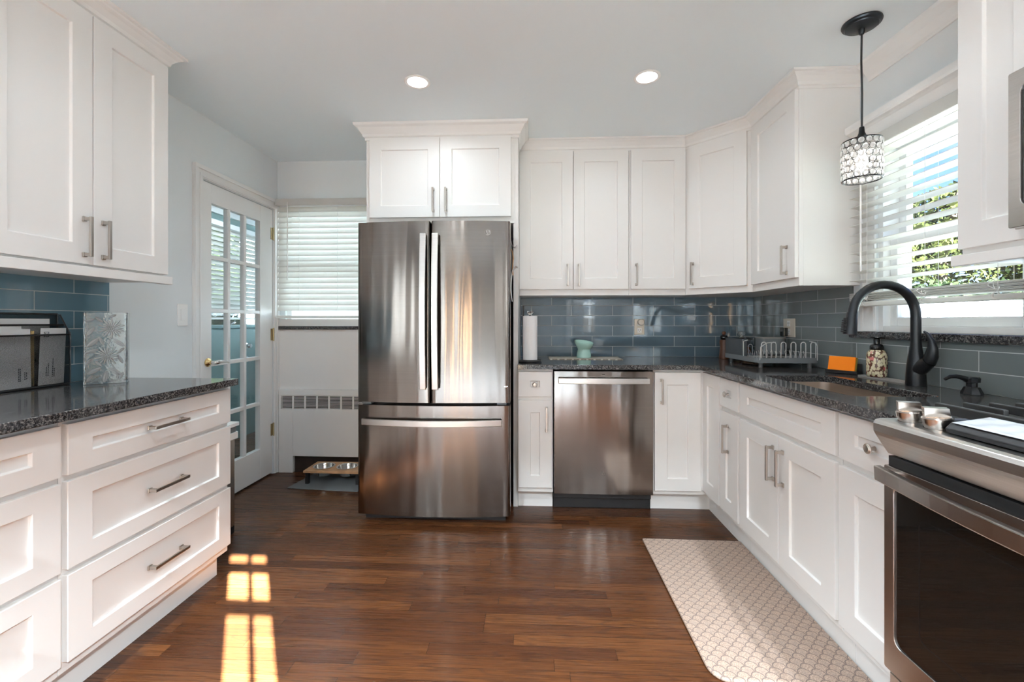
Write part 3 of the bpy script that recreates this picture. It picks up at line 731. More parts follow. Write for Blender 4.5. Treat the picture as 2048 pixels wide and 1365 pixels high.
# ------------------------------------------------------------------ refrigerator
FX0, FX1, FYF = -1.036, -.134, 2.545
fr = thing('refrigerator', 'tall stainless french-door refrigerator with a bottom freezer drawer', 'refrigerator', ((FX0+FX1)/2, 2.95, 0))
MB().box(FX0+.012, FX1-.012, 2.64, 3.33, .03, 1.755).build('case', 'darkgrey', fr, world=True, bevel=.004)
MB().box(FX0+.03, FX1-.03, 2.60, 3.3, .0, .03).build('base_grille', 'black', fr, world=True)
fm = (FX0+FX1)/2; fw = (FX1-FX0)/2
def fy(x): return FYF-.032*(1-((x-fm)/fw)**2)
def door_plan(x0, x1, r=.014, back=2.632):
    pts = [(x0, back), (x0, fy(x0)+r)]
    pts += [(x0+r-r*math.cos(a), fy(x0+r*(1-math.cos(a)))+r-r*math.sin(a)) for a in (PI/8, PI/4, 3*PI/8)]
    n = 22
    pts += [(x0+r+(x1-x0-2*r)*i/n, fy(x0+r+(x1-x0-2*r)*i/n)) for i in range(n+1)]
    pts += [(x1-r+r*math.cos(a), fy(x1-r*(1-math.cos(a)))+r-r*math.sin(a)) for a in (3*PI/8, PI/4, PI/8)]
    pts += [(x1, fy(x1)+r), (x1, back)]
    return pts
dL = MB().prism(door_plan(FX0, -.598), 2, .708, 1.762).build('door', 'fridge', fr, world=True, smooth=40)
dR = MB().prism(door_plan(-.590, FX1), 2, .708, 1.762).build('door', 'fridge', fr, world=True, smooth=40)
dF = MB().prism(door_plan(FX0, FX1), 2, .048, .690).build('freezer_drawer', 'fridge', fr, world=True, smooth=40)
def bowed(parent, x0, x1, z0, z1, n=18):
    b = MB(); pts = []
    for i in range(n+1):
        t = i/n; z = z0+(z1-z0)*t; y = fy((x0+x1)/2)-.038-.022*math.sin(PI*t)
        pts.append((z, y))
    v = []; fs = []
    for z, y in pts: v += [(x0, y, z), (x1, y, z), (x1, y+.016, z), (x0, y+.016, z)]
    for i in range(n):
        for k in range(4): fs.append([i*4+k, i*4+(k+1) % 4, (i+1)*4+(k+1) % 4, (i+1)*4+k])
    fs += [[3, 2, 1, 0], [n*4, n*4+1, n*4+2, n*4+3]]; b.add(v, fs)
    for z in (z0+.04, z1-.04): b.box(x0+.006, x1-.006, fy((x0+x1)/2)-.030, fy((x0+x1)/2)+.003, z-.02, z+.02)
    return b.build('handle', 'bar', parent, world=True, bevel=.003)
bowed(dL, -.648, -.612, .79, 1.685); bowed(dR, -.578, -.542, .79, 1.685)
b = MB(); v = []; fs = []; n = 20
for i in range(n+1):
    t = i/n; x = -1.0+(.82)*t; y = fy(x)-.030-.02*math.sin(PI*t)
    v += [(x, y, .578), (x, y, .614), (x, y+.016, .614), (x, y+.016, .578)]
for i in range(n):
    for k in range(4): fs.append([i*4+k, i*4+(k+1) % 4, (i+1)*4+(k+1) % 4, (i+1)*4+k])
fs += [[3, 2, 1, 0], [n*4, n*4+1, n*4+2, n*4+3]]; b.add(v, fs)
for x in (-.97, -.21): b.box(x-.02, x+.02, fy(x)-.020, fy(x)+.003, .586, .606)
b.build('handle', 'bar', dF, world=True, bevel=.003)
def badge(parent, x, y, z, r, m='dw'):
    """round monogram badge facing the camera"""
    T_ = Matrix.Translation((x, y, z)) @ Matrix.Rotation(PI/2, 4, 'X')
    b = MB().lathe([(r*.86, 0), (r*.88, .002), (r, .002), (r, -.001)], n=28); b.v = [T_ @ Vector(p) for p in b.v]
    for sx in (-1, 1):
        p = [T_ @ Vector((sx*r*.38+r*.36*math.cos(a)*(1-.1*k), r*.42*math.sin(a), .0012)) for k, a in enumerate([i*2*PI/10 for i in range(10)])]
        b.tube(p, r*.07, 5)
    return b.build('badge', m, parent, world=True, smooth=40)
badge(dR, -.262, fy(-.262)-.001, 1.695, .019)
for x in (FX0+.05, FX1-.05): MB().box(x-.028, x+.028, 2.56, 2.66, .691, .707).build('hinge_cover', 'grey', fr, world=True, bevel=.003)
for x in (FX0+.06, FX1-.06): MB().box(x-.04, x+.04, 2.58, 2.75, 1.756, 1.772).build('hinge_cover', 'darkgrey', fr, world=True, bevel=.004)
w = MB()
for i, x in enumerate((-.166, -.158, -.150)): w.box(x-.002, x+.002, fy(x)-.0012, fy(x)+.001, .800-.002*(i % 2), .806)
w.build('printed_mark', 'silver', fr, world=True)
# magnets and papers on the refrigerator's right side
sd = FX1-.012
pm = thing('magnetic_clip', 'black magnetic strip on the right side of the refrigerator', 'magnet', (sd, 2.72, 1.5))
MB().box(sd+.001, sd+.012, 2.66, 2.76, 1.50, 1.68).build('strip', 'black', pm, world=True, bevel=.003)
b = MB()
b.tube([(sd+.012, 2.68, 1.62), (sd+.020, 2.655, 1.60), (sd+.026, 2.65, 1.56), (sd+.02, 2.655, 1.50), (sd+.024, 2.66, 1.46)], .0035, 6)
b.build('pen', 'wood', pm, world=True)
def sheet(name, label, cat, pts, y0, y1, m, th=.0008, group=None):
    """curled paper hanging in the x-z plane, width along y"""
    v = []; fs = []; n = len(pts)
    for x, z in pts: v += [(x, y0, z), (x, y1, z), (x+th, y1, z), (x+th, y0, z)]
    for i in range(n-1):
        for k in range(4): fs.append([i*4+k, i*4+(k+1) % 4, (i+1)*4+(k+1) % 4, (i+1)*4+k])
    fs += [[3, 2, 1, 0], [(n-1)*4+k for k in range(4)]]
    return tag(MB().add(v, fs).build(name, m, smooth=60), label, cat, group)
sheet('hanging_paper', 'white paper sheet curling off the lower right side of the refrigerator', 'paper',
      [(sd+.052, 1.505), (sd+.043, 1.51), (sd+.03, 1.50), (sd+.02, 1.48), (sd+.014, 1.44), (sd+.011, 1.38), (sd+.015, 1.33), (sd+.019, 1.30)], 2.60, 2.70, 'papr')
sheet('hanging_paper', 'small crumpled paper tag pinned high on the right side of the refrigerator', 'paper',
      [(sd+.048, 1.638), (sd+.036, 1.622), (sd+.024, 1.628), (sd+.014, 1.65), (sd+.013, 1.66)], 2.60, 2.65, 'papr')

# ------------------------------------------------------------------ dishwasher
dw = thing('dishwasher', 'stainless dishwasher with a straight bar handle under the granite', 'dishwasher', (.431, 2.75, 0))
MB().box(.128, .733, 2.77, 3.3, .115, .868).build('tub', 'darkgrey', dw, world=True)
dd = MB().prism([(.128, 2.77), (.128, 2.726), (.131, 2.722), (.23, 2.7195), (.43, 2.7185), (.63, 2.7195), (.730, 2.722), (.733, 2.726), (.733, 2.77)], 2, .118, .872).build('door', 'dw', dw, world=True, smooth=35)
b = MB(); v = []; fs = []; n = 14
for i in range(n+1):
    t = i/n; x = .155+.55*t; y = 2.69-.012*math.sin(PI*t)
    v += [(x, y, .80), (x, y, .834), (x, y+.014, .834), (x, y+.014, .80)]
for i in range(n):
    for k in range(4): fs.append([i*4+k, i*4+(k+1) % 4, (i+1)*4+(k+1) % 4, (i+1)*4+k])
fs += [[3, 2, 1, 0], [n*4, n*4+1, n*4+2, n*4+3]]; b.add(v, fs)
for x in (.18, .68): b.box(x-.015, x+.015, 2.70, 2.724, .806, .828)
b.build('handle', 'bar', dd, world=True, bevel=.003)
badge(dd, .43, 2.718, .245, .016)
MB().box(.42, .44, 2.7178, 2.7195, .8535, .857).build('printed_mark', 'black', dd, world=True)
MB().box(.128, .733, 2.80, 2.83, .0, .112).box(.128, .733, 2.775, 2.80, .07, .112).build('toe_panel', 'black', dw, world=True, bevel=.003)

# ------------------------------------------------------------------ stove
RY0, RY1 = .408, 1.168
rg = thing('stove', 'stainless slide-in gas stove at the right edge', 'stove', (1.25, .79, 0))
MB().box(.93, 1.62, RY0+.004, RY1-.004, .05, .905).build('case', 'steel', rg, world=True)
pts = [(1.64, .905), (1.64, .932), (.885, .932), (.874, .929), (.868, .920), (.869, .900), (.874, .890), (.905, .842), (.935, .842), (.935, .905)]
MB().prism(pts, 1, RY0, RY1).build('cooktop', 'steeltop', rg, world=True, bevel=.002)
MB().box(.903, .93, RY0+.01, RY1-.006, .78, .838).build('vent_gap', 'black', rg, world=True)
# oven door: stainless frame with dark glass
od = MB()
outer = rrect(RY0+.006, RY1-.004, .302, .815, .004, 5); inner = rrect(RY0+.05, RY1-.034, .375, .772, .02, 5)
ringed(od, outer, inner, .893, .93, 0)
od_ = od.build('oven_door', 'steel', rg, world=True, bevel=.0015)
MB().prism(rrect(RY0+.05, RY1-.034, .375, .772, .02, 5), 0, .897, .928).build('oven_glass', 'oglass', od_, world=True)
w = MB(); ringed(w, rrect(RY0+.11, RY1-.10, .43, .72, .02, 5), rrect(RY0+.113, RY1-.103, .433, .717, .018, 5), .8962, .8972, 0)
w.build('glass_border', 'blackgl', od_, world=True)
b = MB(); v = []; fs = []; n = 16
for i in range(n+1):
    t = i/n; y = RY1-.012-(RY1-RY0-.03)*t; x = .862-.030*math.sin(PI*t)
    v += [(x, y, .778), (x-.002, y, .815), (x+.016, y, .815), (x+.016, y, .778)]
for i in range(n):
    for k in range(4): fs.append([i*4+k, i*4+(k+1) % 4, (i+1)*4+(k+1) % 4, (i+1)*4+k])
fs += [[3, 2, 1, 0], [n*4, n*4+1, n*4+2, n*4+3]]; b.add(v, fs)
for y in (RY1-.03, RY0+.03): b.box(.87, .895, y-.016, y+.016, .785, .808)
b.build('oven_handle', 'steel', od_, world=True, bevel=.003)
MB().box(.905, .93, RY0+.006, RY1-.006, .055, .290).build('storage_drawer', 'steel', rg, world=True, bevel=.003)
for y in (1.122, 1.050, .535, .462):
    kn = MB().lathe([(.026, 0), (.026, .003), (.024, .003), (.024, .010), (.027, .011), (.028, .026), (.025, .029), (.001, .030)], n=24)
    n0 = len(kn.v); kn.prism([(-.023, .028), (.022, .028), (.020, .048), (-.023, .051)], 1, -.010, .010)
    for q in range(n0, len(kn.v)):
        if kn.v[q][2] < .03: kn.v[q] = (kn.v[q][0], kn.v[q][1]*.72, kn.v[q][2])
    T_ = Matrix.Translation((.925, y, .932)) @ Matrix.Rotation(-.10, 4, 'Y') @ Matrix.Rotation(-.45, 4, 'Z'); kn.v = [T_ @ Vector(p) for p in kn.v]
    kn.build('burner_knob', 'knobsteel', rg, world=True, smooth=35)
MB().box(1.005, 1.58, RY0+.03, RY1-.03, .932, .936).build('burner_pan', 'iron', rg, world=True)
def grate(ya, yb):
    g = MB(); h0, h1 = .956, .974
    g.box(1.01, 1.024, ya, yb, .950, h1); g.box(1.568, 1.58, ya, yb, .937, h1)
    for x in (1.01, 1.012+.27): g.box(x, x+.014, ya, ya+.014, .9365, h0); g.box(x, x+.014, yb-.014, yb, .9365, h0)
    g.box(1.024, 1.568, ya, ya+.012, h0-.004, h0+.008); g.box(1.024, 1.568, yb-.012, yb, h0-.004, h0+.008)
    for k in range(1, 9):
        x = 1.017+.56*k/9; g.box(x-.006, x+.006, ya+.004, ya+(yb-ya)*.42, h0, h1+.002); g.box(x-.006, x+.006, yb-(yb-ya)*.42, yb-.004, h0, h1+.002)
    g.build('grate', 'iron', rg, world=True, bevel=.0025)
grate(.915, 1.158); grate(.665, .910); grate(.42, .660)
for x in (1.15, 1.43):
    for y in (1.02, .55): MB().lathe([(.002, .936), (.045, .936), (.045, .948), (.03, .954), (.001, .955)], (x, y, 0), 20).build('burner_cap', 'iron', rg, world=True, smooth=40)
# tilted touch panel between the knobs, its protective film still on and wrinkled
cp = MB().prism([(.908, .934), (.905, .944), (.918, .956), (.995, .968), (.995, .934)], 1, .60, 1.012).build('control_panel', 'black', rg, world=True, bevel=.002)
n1, n2 = 16, 40; v = []; fs = []
for i in range(n1+1):
    for j in range(n2+1):
        x = .914+.080*i/n1; y = .606+.400*j/n2; e = min(i, n1-i, j, n2-j)
        v.append((x, y, .9575+(x-.918)*.155+(0 if e == 0 else .0012+.0012*math.sin(x*130+4*math.sin(y*30))+.0009*math.sin(y*95+x*60))))
for i in range(n1):
    for j in range(n2): a = i*(n2+1)+j; fs.append([a, a+1, a+n2+2, a+n2+1])
MB().add(v, fs).build('protective_film', 'cover', cp, world=True, smooth=80)
# microwave
mw = thing('microwave', 'stainless over-the-range microwave at the right edge', 'microwave', (1.42, .79, 1.41))
MB().box(1.24, XR-.003, RY0, RY1-.002, 1.41, 1.80).build('case', 'steel', mw, world=True, bevel=.003)
b = MB(); ringed(b, rrect(RY0, RY1-.002, 1.412, 1.80, .004, 5), rrect(RY0+.19, RY1-.03, 1.462, 1.762, .02, 5), 1.195, 1.238, 0)
md = b.build('door', 'steel', mw, world=True, bevel=.002)
MB().prism(rrect(RY0+.19, RY1-.03, 1.462, 1.762, .02, 5), 0, 1.199, 1.236).build('window', 'oglass', md, world=True)
MB().tube([(1.165, RY0+.21, 1.45), (1.165, RY0+.21, 1.77)], .011, 10).build('handle', 'bar', md, world=True, smooth=40)

# ------------------------------------------------------------------ sink and faucet
sk = thing('sink', 'undermount stainless sink basin in the granite', 'sink', (1.28, 1.91, .66))
b = MB(); o_ = rrect(1.118, 1.439, 1.598, 2.220, .04, 6); i_ = rrect(1.122, 1.435, 1.602, 2.216, .04, 6); q_ = rrect(1.16, 1.40, 1.64, 2.18, .03, 6)
n = len(o_); v = [(x, y, .884) for x, y in o_]+[(x, y, .884) for x, y in i_]+[(x, y, .70) for x, y in i_]+[(x, y, .675) for x, y in q_]+[(x, y, .668) for x, y in q_]+[(x, y, .70) for x, y in o_]
fs = []
for a, c in ((0, 1), (1, 2), (2, 3), (5, 0), (4, 5)):
    for i in range(n): fs.append([a*n+i, a*n+(i+1) % n, c*n+(i+1) % n, c*n+i])
fs.append([3*n+i for i in range(n)]); fs.append([4*n+i for i in range(n)][::-1])
b.add(v, fs).build('basin', 'sink', sk, world=True, smooth=40)
MB().lathe([(.04, .676), (.042, .678), (.03, .679), (.001, .677)], (1.28, 1.91, 0), 20).build('drain', 'silver', sk, world=True, smooth=40)
fx, fyy = 1.564, 1.875
fc = thing('faucet', 'tall matte black gooseneck kitchen faucet behind the sink', 'faucet', (fx, fyy, .915))
b = MB().lathe([(.034, .916), (.034, .925), (.0325, .96), (.030, 1.0), (.0245, 1.04), (.020, 1.07), (.0175, 1.09)], (fx, fyy, 0), 24)
# branch that carries the lever
b.tube([(fx, fyy, .975), (fx+.004, fyy-.03, 1.0), (fx+.006, fyy-.055, 1.022)], [.03, .027, .024], 16)
b.build('body', 'blackmet', fc, world=True, smooth=60)
cx, R_ = fx-.125, .125
path = [(fx, fyy, 1.085), (fx, fyy, 1.14), (fx, fyy, 1.195)]
path += [(cx+R_*math.cos(a), fyy, 1.205+R_*math.sin(a)) for a in [PI*i/18 for i in range(0, 18)]]
path += [(cx-R_, fyy, 1.20), (cx-R_-.002, fyy, 1.185)]
MB().tube(path, .0175, 16).build('gooseneck', 'blackmet', fc, world=True, smooth=60)
ex = cx-R_-.002
sp = MB().tube([(ex, fyy, 1.215), (ex-.001, fyy, 1.205), (ex-.005, fyy, 1.165), (ex-.009, fyy, 1.125)], [.0185, .0195, .022, .0245], 18).build('spray_head', 'blackmet', fc, world=True, smooth=60)
b = MB()
for k in range(6): b.box(ex-.036-.001*k, ex-.024, fyy-.009, fyy+.009, 1.18-.009*k, 1.186-.009*k)
b.box(ex-.03, ex-.022, fyy-.008, fyy+.008, 1.128, 1.195).build('spray_button', 'black', sp, world=True, bevel=.002)
b = MB(); hp = [(fx+.006, fyy-.052, 1.018), (fx+.007, fyy-.064, 1.045), (fx+.005, fyy-.070, 1.075), (fx+.001, fyy-.068, 1.105), (fx-.006, fyy-.058, 1.13), (fx-.012, fyy-.05, 1.14)]
b.tube(hp, [.0255, .024, .018, .0115, .007, .004], 14, flat=.85); b.build('lever', 'blackmet', fc, world=True, smooth=60)
sd_ = thing('soap_pump', 'small black built-in soap pump on the granite right of the faucet', 'soap dispenser', (1.578, 1.66, .915))
MB().lathe([(.030, .916), (.030, .922), (.021, .943), (.015, .944), (.015, .958), (.022, .960), (.023, .975), (.020, .979), (.001, .980)], (1.578, 1.66, 0), 8).build('pump_body', 'blackmet', sd_, world=True, smooth=25)
MB().tube([(1.572, 1.66, .966), (1.55, 1.661, .975), (1.525, 1.662, .981), (1.505, 1.663, .979), (1.488, 1.664, .969)], [.011, .009, .0075, .0065, .005], 10).build('spout', 'blackmet', sd_, world=True, smooth=60)

# soap bottle on tray
tag(MB().prism(rrect(1.562, 1.630, 1.93, 2.215, .03), 2, .9155, .921).build('soap_tray', 'stone'), 'long grey silicone tray beside the faucet base', 'tray')
sb = thing('soap_bottle', 'floral printed foaming soap bottle with a black pump on the grey tray', 'soap bottle', (1.598, 2.125, .922))
MB().lathe([(.034, 0), (.038, .004), (.039, .02), (.039, .098), (.036, .112), (.028, .122), (.024, .126)], (1.598, 2.125, .922), 24).build('bottle', 'floral', sb, world=True, smooth=50)
MB().lathe([(.026, .1265), (.027, .128), (.026, .142), (.021, .150), (.012, .153), (.012, .172), (.010, .178)], (1.598, 2.125, .922), 20).build('collar', 'blackgl', sb, world=True, smooth=40)
MB().lathe([(.001, .178), (.018, .178), (.026, .183), (.026, .187), (.001, .190)], (1.594, 2.118, .922), 20).build('pump_head', 'blackgl', sb, world=True, smooth=40)
# sponge on its black holder
SR = Matrix.Translation((1.572, 2.315, .917)) @ Matrix.Rotation(math.radians(-58), 4, 'Z')
def rot_build(mb, Mx, *a, **k): mb.v = [Mx @ Vector(p) for p in mb.v]; return mb.build(*a, **k)
hold = rot_build(MB().box(-.068, .075, -.028, .028, 0, .008).box(-.068, .075, .02, .028, .008, .05).box(-.068, .075, -.028, -.022, .008, .016), SR, 'sponge_holder', 'black', bevel=.002)
tag(hold, 'black caddy holding the orange sponge by the backsplash', 'sponge holder')
SR2 = SR @ Matrix.Translation((0, -.006, .012)) @ Matrix.Rotation(-.22, 4, 'X')
sg = thing('sponge', 'orange scrub sponge leaning in the black caddy', 'sponge', (1.572, 2.315, .93))
rot_build(MB().box(-.06, .06, -.012, -.004, 0, .072), SR2, 'scrub_pad', 'orange', sg, world=True, bevel=.003)
rot_build(MB().box(-.06, .06, -.004, .014, 0, .072), SR2, 'foam', 'yellow', sg, world=True, bevel=.004)

# ------------------------------------------------------------------ dish rack and its neighbours
rk = thing('dish_rack', 'grey dish rack with bright wire prongs in the counter corner', 'dish rack', (1.445, 2.76, .915))
RX0, RX1, RY_0, RY_1 = 1.268, 1.608, 2.555, 2.985
b = MB(); ringed(b, rrect(RX0, RX1, RY_0, RY_1, .02), rrect(RX0+.008, RX1-.008, RY_0+.008, RY_1-.008, .015), .945, .972)
b.prism(rrect(RX0+.002, RX1-.002, RY_0+.002, RY_1-.002, .018), 2, .943, .952)
b.build('tray', 'grey', rk, world=True)
for x in (RX0+.035, RX1-.035):
    for y in (RY_0+.03, RY_1-.03): MB().lathe([(.011, .916), (.012, .944)], (x, y, 0), 12).build('foot', 'grey', rk, world=True, smooth=40)
b = MB(); ringed(b, rrect(RX0+.002, RX0+.034, 2.735, 2.975, .008), rrect(RX0+.0045, RX0+.0315, 2.7375, 2.9725, .006), .953, 1.072)
b.build('cutlery_caddy', 'darkgrey', rk, world=True)
w = MB()
def hoop(p0, p1, z0, z1, r=.0028, n=8):
    P0, P1 = Vector(p0), Vector(p1); L_ = (P1-P0).length/2; mid = (P0+P1)/2; d = (P1-P0).normalized(); rr = L_
    pts = [(P0.x, P0.y, z0)]+[(mid.x+d.x*rr*-math.cos(PI*i/n), mid.y+d.y*rr*-math.cos(PI*i/n), z1-rr+rr*math.sin(PI*i/n)) for i in range(n+1)]+[(P1.x, P1.y, z0)]
    w.tube(pts, r, 6)
for k in range(6):
    x = 1.312+.0545*k; hoop((x-.014, RY_0+.012), (x+.013, RY_0+.012), .96, 1.062)
for k in range(5):
    x = 1.318+.0565*k; hoop((x-.013, RY_1-.014), (x+.013, RY_1-.014), .96, 1.03)
for k in range(11):
    x = 1.315+.027*k
    w.tube([(x, 2.66, .955), (x+.006, 2.66, .985), (x, 2.66, 1.005)], .0018, 6); w.tube([(x, 2.80, .955), (x+.006, 2.80, .985), (x, 2.80, 1.005)], .0018, 6)
for y in (2.60, 2.66, 2.80, 2.88): w.tube([(RX0+.01, y, .96), (RX1-.01, y, .96)], .0022, 6)
for y in (2.725, 2.55):
    pass
w.tube([(RX0+.004, 2.725, .96), (RX0+.004, 2.725, 1.06), (RX0+.03, 2.725, 1.068)], .0028, 6)
w.tube([(RX0+.10, 2.55, 1.062), (RX0+.05, 2.548, 1.058), (RX0+.016, 2.546, 1.035), (RX0+.010, 2.545, .96)], .0028, 6)
w.tube([(RX1-.012, 2.55, .96), (RX1-.012, 2.55, 1.04), (RX1-.02, 2.55, 1.06), (RX1-.05, 2.56, 1.068)], .0028, 6)
w.build('wire_prongs', 'wire', rk, world=True, smooth=60)
fcn = thing('food_container', 'grey translucent food container drying at the back of the dish rack', 'container', (1.535, 2.90, .965))
b = MB(); ringed(b, rrect(1.448, 1.594, 2.85, 2.955, .02), rrect(1.451, 1.591, 2.853, 2.952, .018), .974, 1.078); b.prism(rrect(1.448, 1.594, 2.85, 2.955, .02), 2, .972, .976)
b.build('box', 'grey', fcn, world=True)
b = MB(); ringed(b, rrect(1.444, 1.598, 2.846, 2.959, .022), rrect(1.451, 1.591, 2.853, 2.952, .018), 1.072, 1.080); b.build('rim', 'stone', fcn, world=True)
jr = thing('glass_jar', 'lidded glass jar of orange biscuits in the counter corner behind the rack', 'jar', (1.475, 3.19, .915))
JC = (1.475, 3.19, .916)
MB().lathe([(.05, 0), (.064, .004), (.066, .02), (.066, .11), (.060, .125), (.060, .135), (.057, .135), (.057, .125), (.063, .11), (.063, .02), (.06, .008), (.001, .006)], JC, 28).build('jar_body', 'glass', jr, world=True, smooth=40)
MB().lathe([(.001, .009), (.058, .010), (.0605, .02), (.0605, .075), (.045, .085), (.02, .08), (.001, .088)], JC, 24).build('biscuits', 'nuts', jr, world=True, smooth=60)
MB().lathe([(.055, .1365), (.075, .138), (.077, .143), (.06, .150), (.018, .156), (.012, .162), (.022, .172), (.024, .182), (.016, .192), (.001, .195)], JC, 28).build('lid', 'glass', jr, world=True, smooth=50)
pmz = thing('pepper_mill', 'brown wooden mill with a black ball top left of the dish rack', 'pepper mill', (1.345, 3.17, .915))
PC = (1.345, 3.17, .916)
MB().lathe([(.032, 0), (.034, .01), (.03, .04), (.026, .08), (.029, .12), (.027, .135)], PC, 20).build('mill_body', 'brown', pmz, world=True, smooth=50)
MB().ball((1.345, 3.17, 1.068), .026, .026, .02).build('mill_top', 'blackgl', pmz, world=True, smooth=80)
MB().ball((1.345, 3.17, 1.098), .014).build('mill_knob', 'brown', pmz, world=True, smooth=80)
v = []; fs = []; n1, n2 = 10, 6
for s_ in (1, -1):
    for i in range(n1+1):
        for j in range(n2+1):
            x = 1.285+.125*i/n1; y = 2.69+.13*j/n2; e = math.sin(PI*i/n1)*math.sin(PI*j/n2)
            v.append((x, y, .9275+s_*(.0105*e**.5)+.0008*math.sin(i*2.1+j*1.7)*(1 if s_ > 0 else 0)))
for q in (0, 1):
    for i in range(n1):
        for j in range(n2): a = q*(n1+1)*(n2+1)+i*(n2+1)+j; fs.append([a, a+1, a+n2+2, a+n2+1] if q == 0 else [a, a+n2+1, a+n2+2, a+1])
tag(MB().add(v, fs).build('snack_pouch', 'snack', smooth=60), 'brown and cream printed pouch lying under the dish rack', 'snack packet')

# ------------------------------------------------------------------ back counter
pt = thing('paper_towel_holder', 'black paper towel stand beside the refrigerator panel', 'paper towel holder', (-.02, 2.875, .915))
MB().lathe([(.073, .916), (.075, .919), (.075, .925), (.071, .929), (.001, .929)], (-.02, 2.875, 0), 32).build('base', 'black', pt, world=True, smooth=30)
MB().tube([(-.02, 2.875, .925), (-.02, 2.875, 1.225)], .006, 10).build('post', 'black', pt, world=True, smooth=60)
MB().lathe([(.008, 1.222), (.012, 1.228), (.020, 1.236), (.022, 1.245), (.017, 1.249), (.001, 1.250)], (-.02, 2.875, 0), 10).build('finial', 'crystal', pt, world=True, smooth=20)
MB().tube([(-.066, 2.92, .925), (-.066, 2.92, 1.285)], .0055, 10).build('tension_arm', 'black', pt, world=True, smooth=60)
b = MB(); ringed(b, [(-.02+.047*math.cos(2*PI*i/32), 2.875+.047*math.sin(2*PI*i/32)) for i in range(32)], [(-.02+.019*math.cos(2*PI*i/32), 2.875+.019*math.sin(2*PI*i/32)) for i in range(32)], .931, 1.216)
tag(b.build('paper_towel_roll', 'papr', smooth=40), 'white paper towel roll standing on the black holder', 'paper towels')
tag(MB().box(.112, .62, 3.07, 3.27, .9155, .9195).build('placemat', 'zig'), 'cream and brown zigzag placemat under the teal bowl', 'placemat')
tl = lambda x, y, z: (.012*(-x*.6+y*.8)/.066 if z > .07 else 0)
bw_ = MB().lathe([(.045, 0), (.052, .002), (.050, .03), (.043, .062), (.052, .078), (.066, .100), (.068, .115), (.064, .116), (.058, .100), (.045, .085), (.001, .082)], (.362, 3.165, .9205), 32, tilt=tl)
tag(bw_.build('pet_bowl', 'teal', smooth=50), 'teal raised ceramic pet bowl on the zigzag placemat', 'bowl')
def outlet(name, label, cat, T_, wd=.075, ht=.118, rocker=False, parts=()):
    r = thing(name, label, cat, tuple(T_.translation))
    def bb(mb, nm, m, **k): mb.v = [T_ @ Vector(p) for p in mb.v]; return mb.build(nm, m, r, world=True, **k)
    bb(MB().box(-wd/2, wd/2, -.006, 0, -ht/2, ht/2), 'cover_plate', 'plast' if rocker else 'cream', bevel=.002)
    if rocker:
        bb(MB().box(-.0165, .0165, -.0095, -.0062, -.033, .033), 'rocker', 'plast', bevel=.002)
    else:
        s = MB().box(-.017, .017, -.0085, -.0062, -.045, -.008); s.box(-.017, .017, -.0085, -.0062, .008, .045); bb(s, 'socket_face', 'plast', bevel=.002)
        s = MB()
        for zz in (-.026, .026):
            s.box(-.008, -.0055, -.0092, -.0084, zz-.002, zz+.008); s.box(.0055, .008, -.0092, -.0084, zz-.002, zz+.008); s.box(-.002, .002, -.0092, -.0084, zz-.011, zz-.007)
        bb(s, 'slots', 'black')
    return r, bb
o1, bb = outlet('wall_outlet', 'cream wall outlet on the back tiles above the teal bowl', 'outlet', Matrix.Translation((.80, YB-.0092, 1.14)))
kn = MB().lathe([(.012, 0), (.019, .004), (.024, .012), (.024, .03), (.020, .037), (.001, .038)], n=24)
T_ = Matrix.Translation((.805, YB-.019, 1.175)) @ Matrix.Rotation(PI/2, 4, 'X'); kn.v = [T_ @ Vector(p) for p in kn.v]
tag(kn.build('night_light', 'cream', smooth=40), 'round cream plug-in night light in the back outlet', 'night light')
o2, bb = outlet('wall_outlet', 'beige wall outlet on the right tiles behind the dish rack', 'outlet', Matrix.Translation((XR-.0092, 2.895, 1.14)) @ Matrix.Rotation(-PI/2, 4, 'Z'), wd=.125)
tag(MB().box(XR-.045, XR-.0195, 2.895, 2.945, 1.085, 1.14).build('power_plug', 'blackgl', bevel=.004), 'black plug in the outlet behind the dish rack', 'plug')
outlet('light_switch', 'white rocker light switch on the wall left of the glass door', 'light switch', Matrix.Translation((XL+.0005, 2.427, 1.217)) @ Matrix.Rotation(PI/2, 4, 'Z'), wd=.072, ht=.125, rocker=True)

# ------------------------------------------------------------------ left counter
fo = thing('file_holder', 'black wire mesh letter holder on the left worktop', 'letter holder', (-1.97, 1.6, .915))
OX, OY0, OY1 = -1.945, 1.36, 1.755; BX = XL+.013
MB().box(OX-.0008, OX+.0008, OY0, OY1, .92, 1.125).build('front_panel', 'mesh', fo, world=True)
MB().box(BX-.0008, BX+.0008, OY0, OY1, .92, 1.21).build('back_panel', 'mesh', fo, world=True)
MB().box((OX+BX)/2-.0008, (OX+BX)/2+.0008, OY0, OY1-.001, .92, 1.165).build('divider', 'mesh', fo, world=True)
b = MB()
for y in (OY0, OY1):
    b.prism([(OX, .92), (OX, 1.125), (BX, 1.21), (BX, .92)], 1, y-.0008, y+.0008)
b.build('side_panel', 'mesh', fo, world=True)
b = MB()
for y in (OY0, OY1): b.tube([(OX, y, .92), (OX, y, 1.125), (BX+.012, y, 1.207), (BX, y, 1.21), (BX, y, .92), (OX, y, .92)], .0032, 6)
for x, z in ((OX, .92), (OX, 1.125), (BX, 1.21), (BX, .92), ((OX+BX)/2, 1.165)): b.tube([(x, OY0, z), (x, OY1, z)], .0034, 6)
b.build('wire_frame', 'black', fo, world=True)
MB().box(BX, OX, OY0, OY1, .9165, .9185).build('base', 'black', fo, world=True)
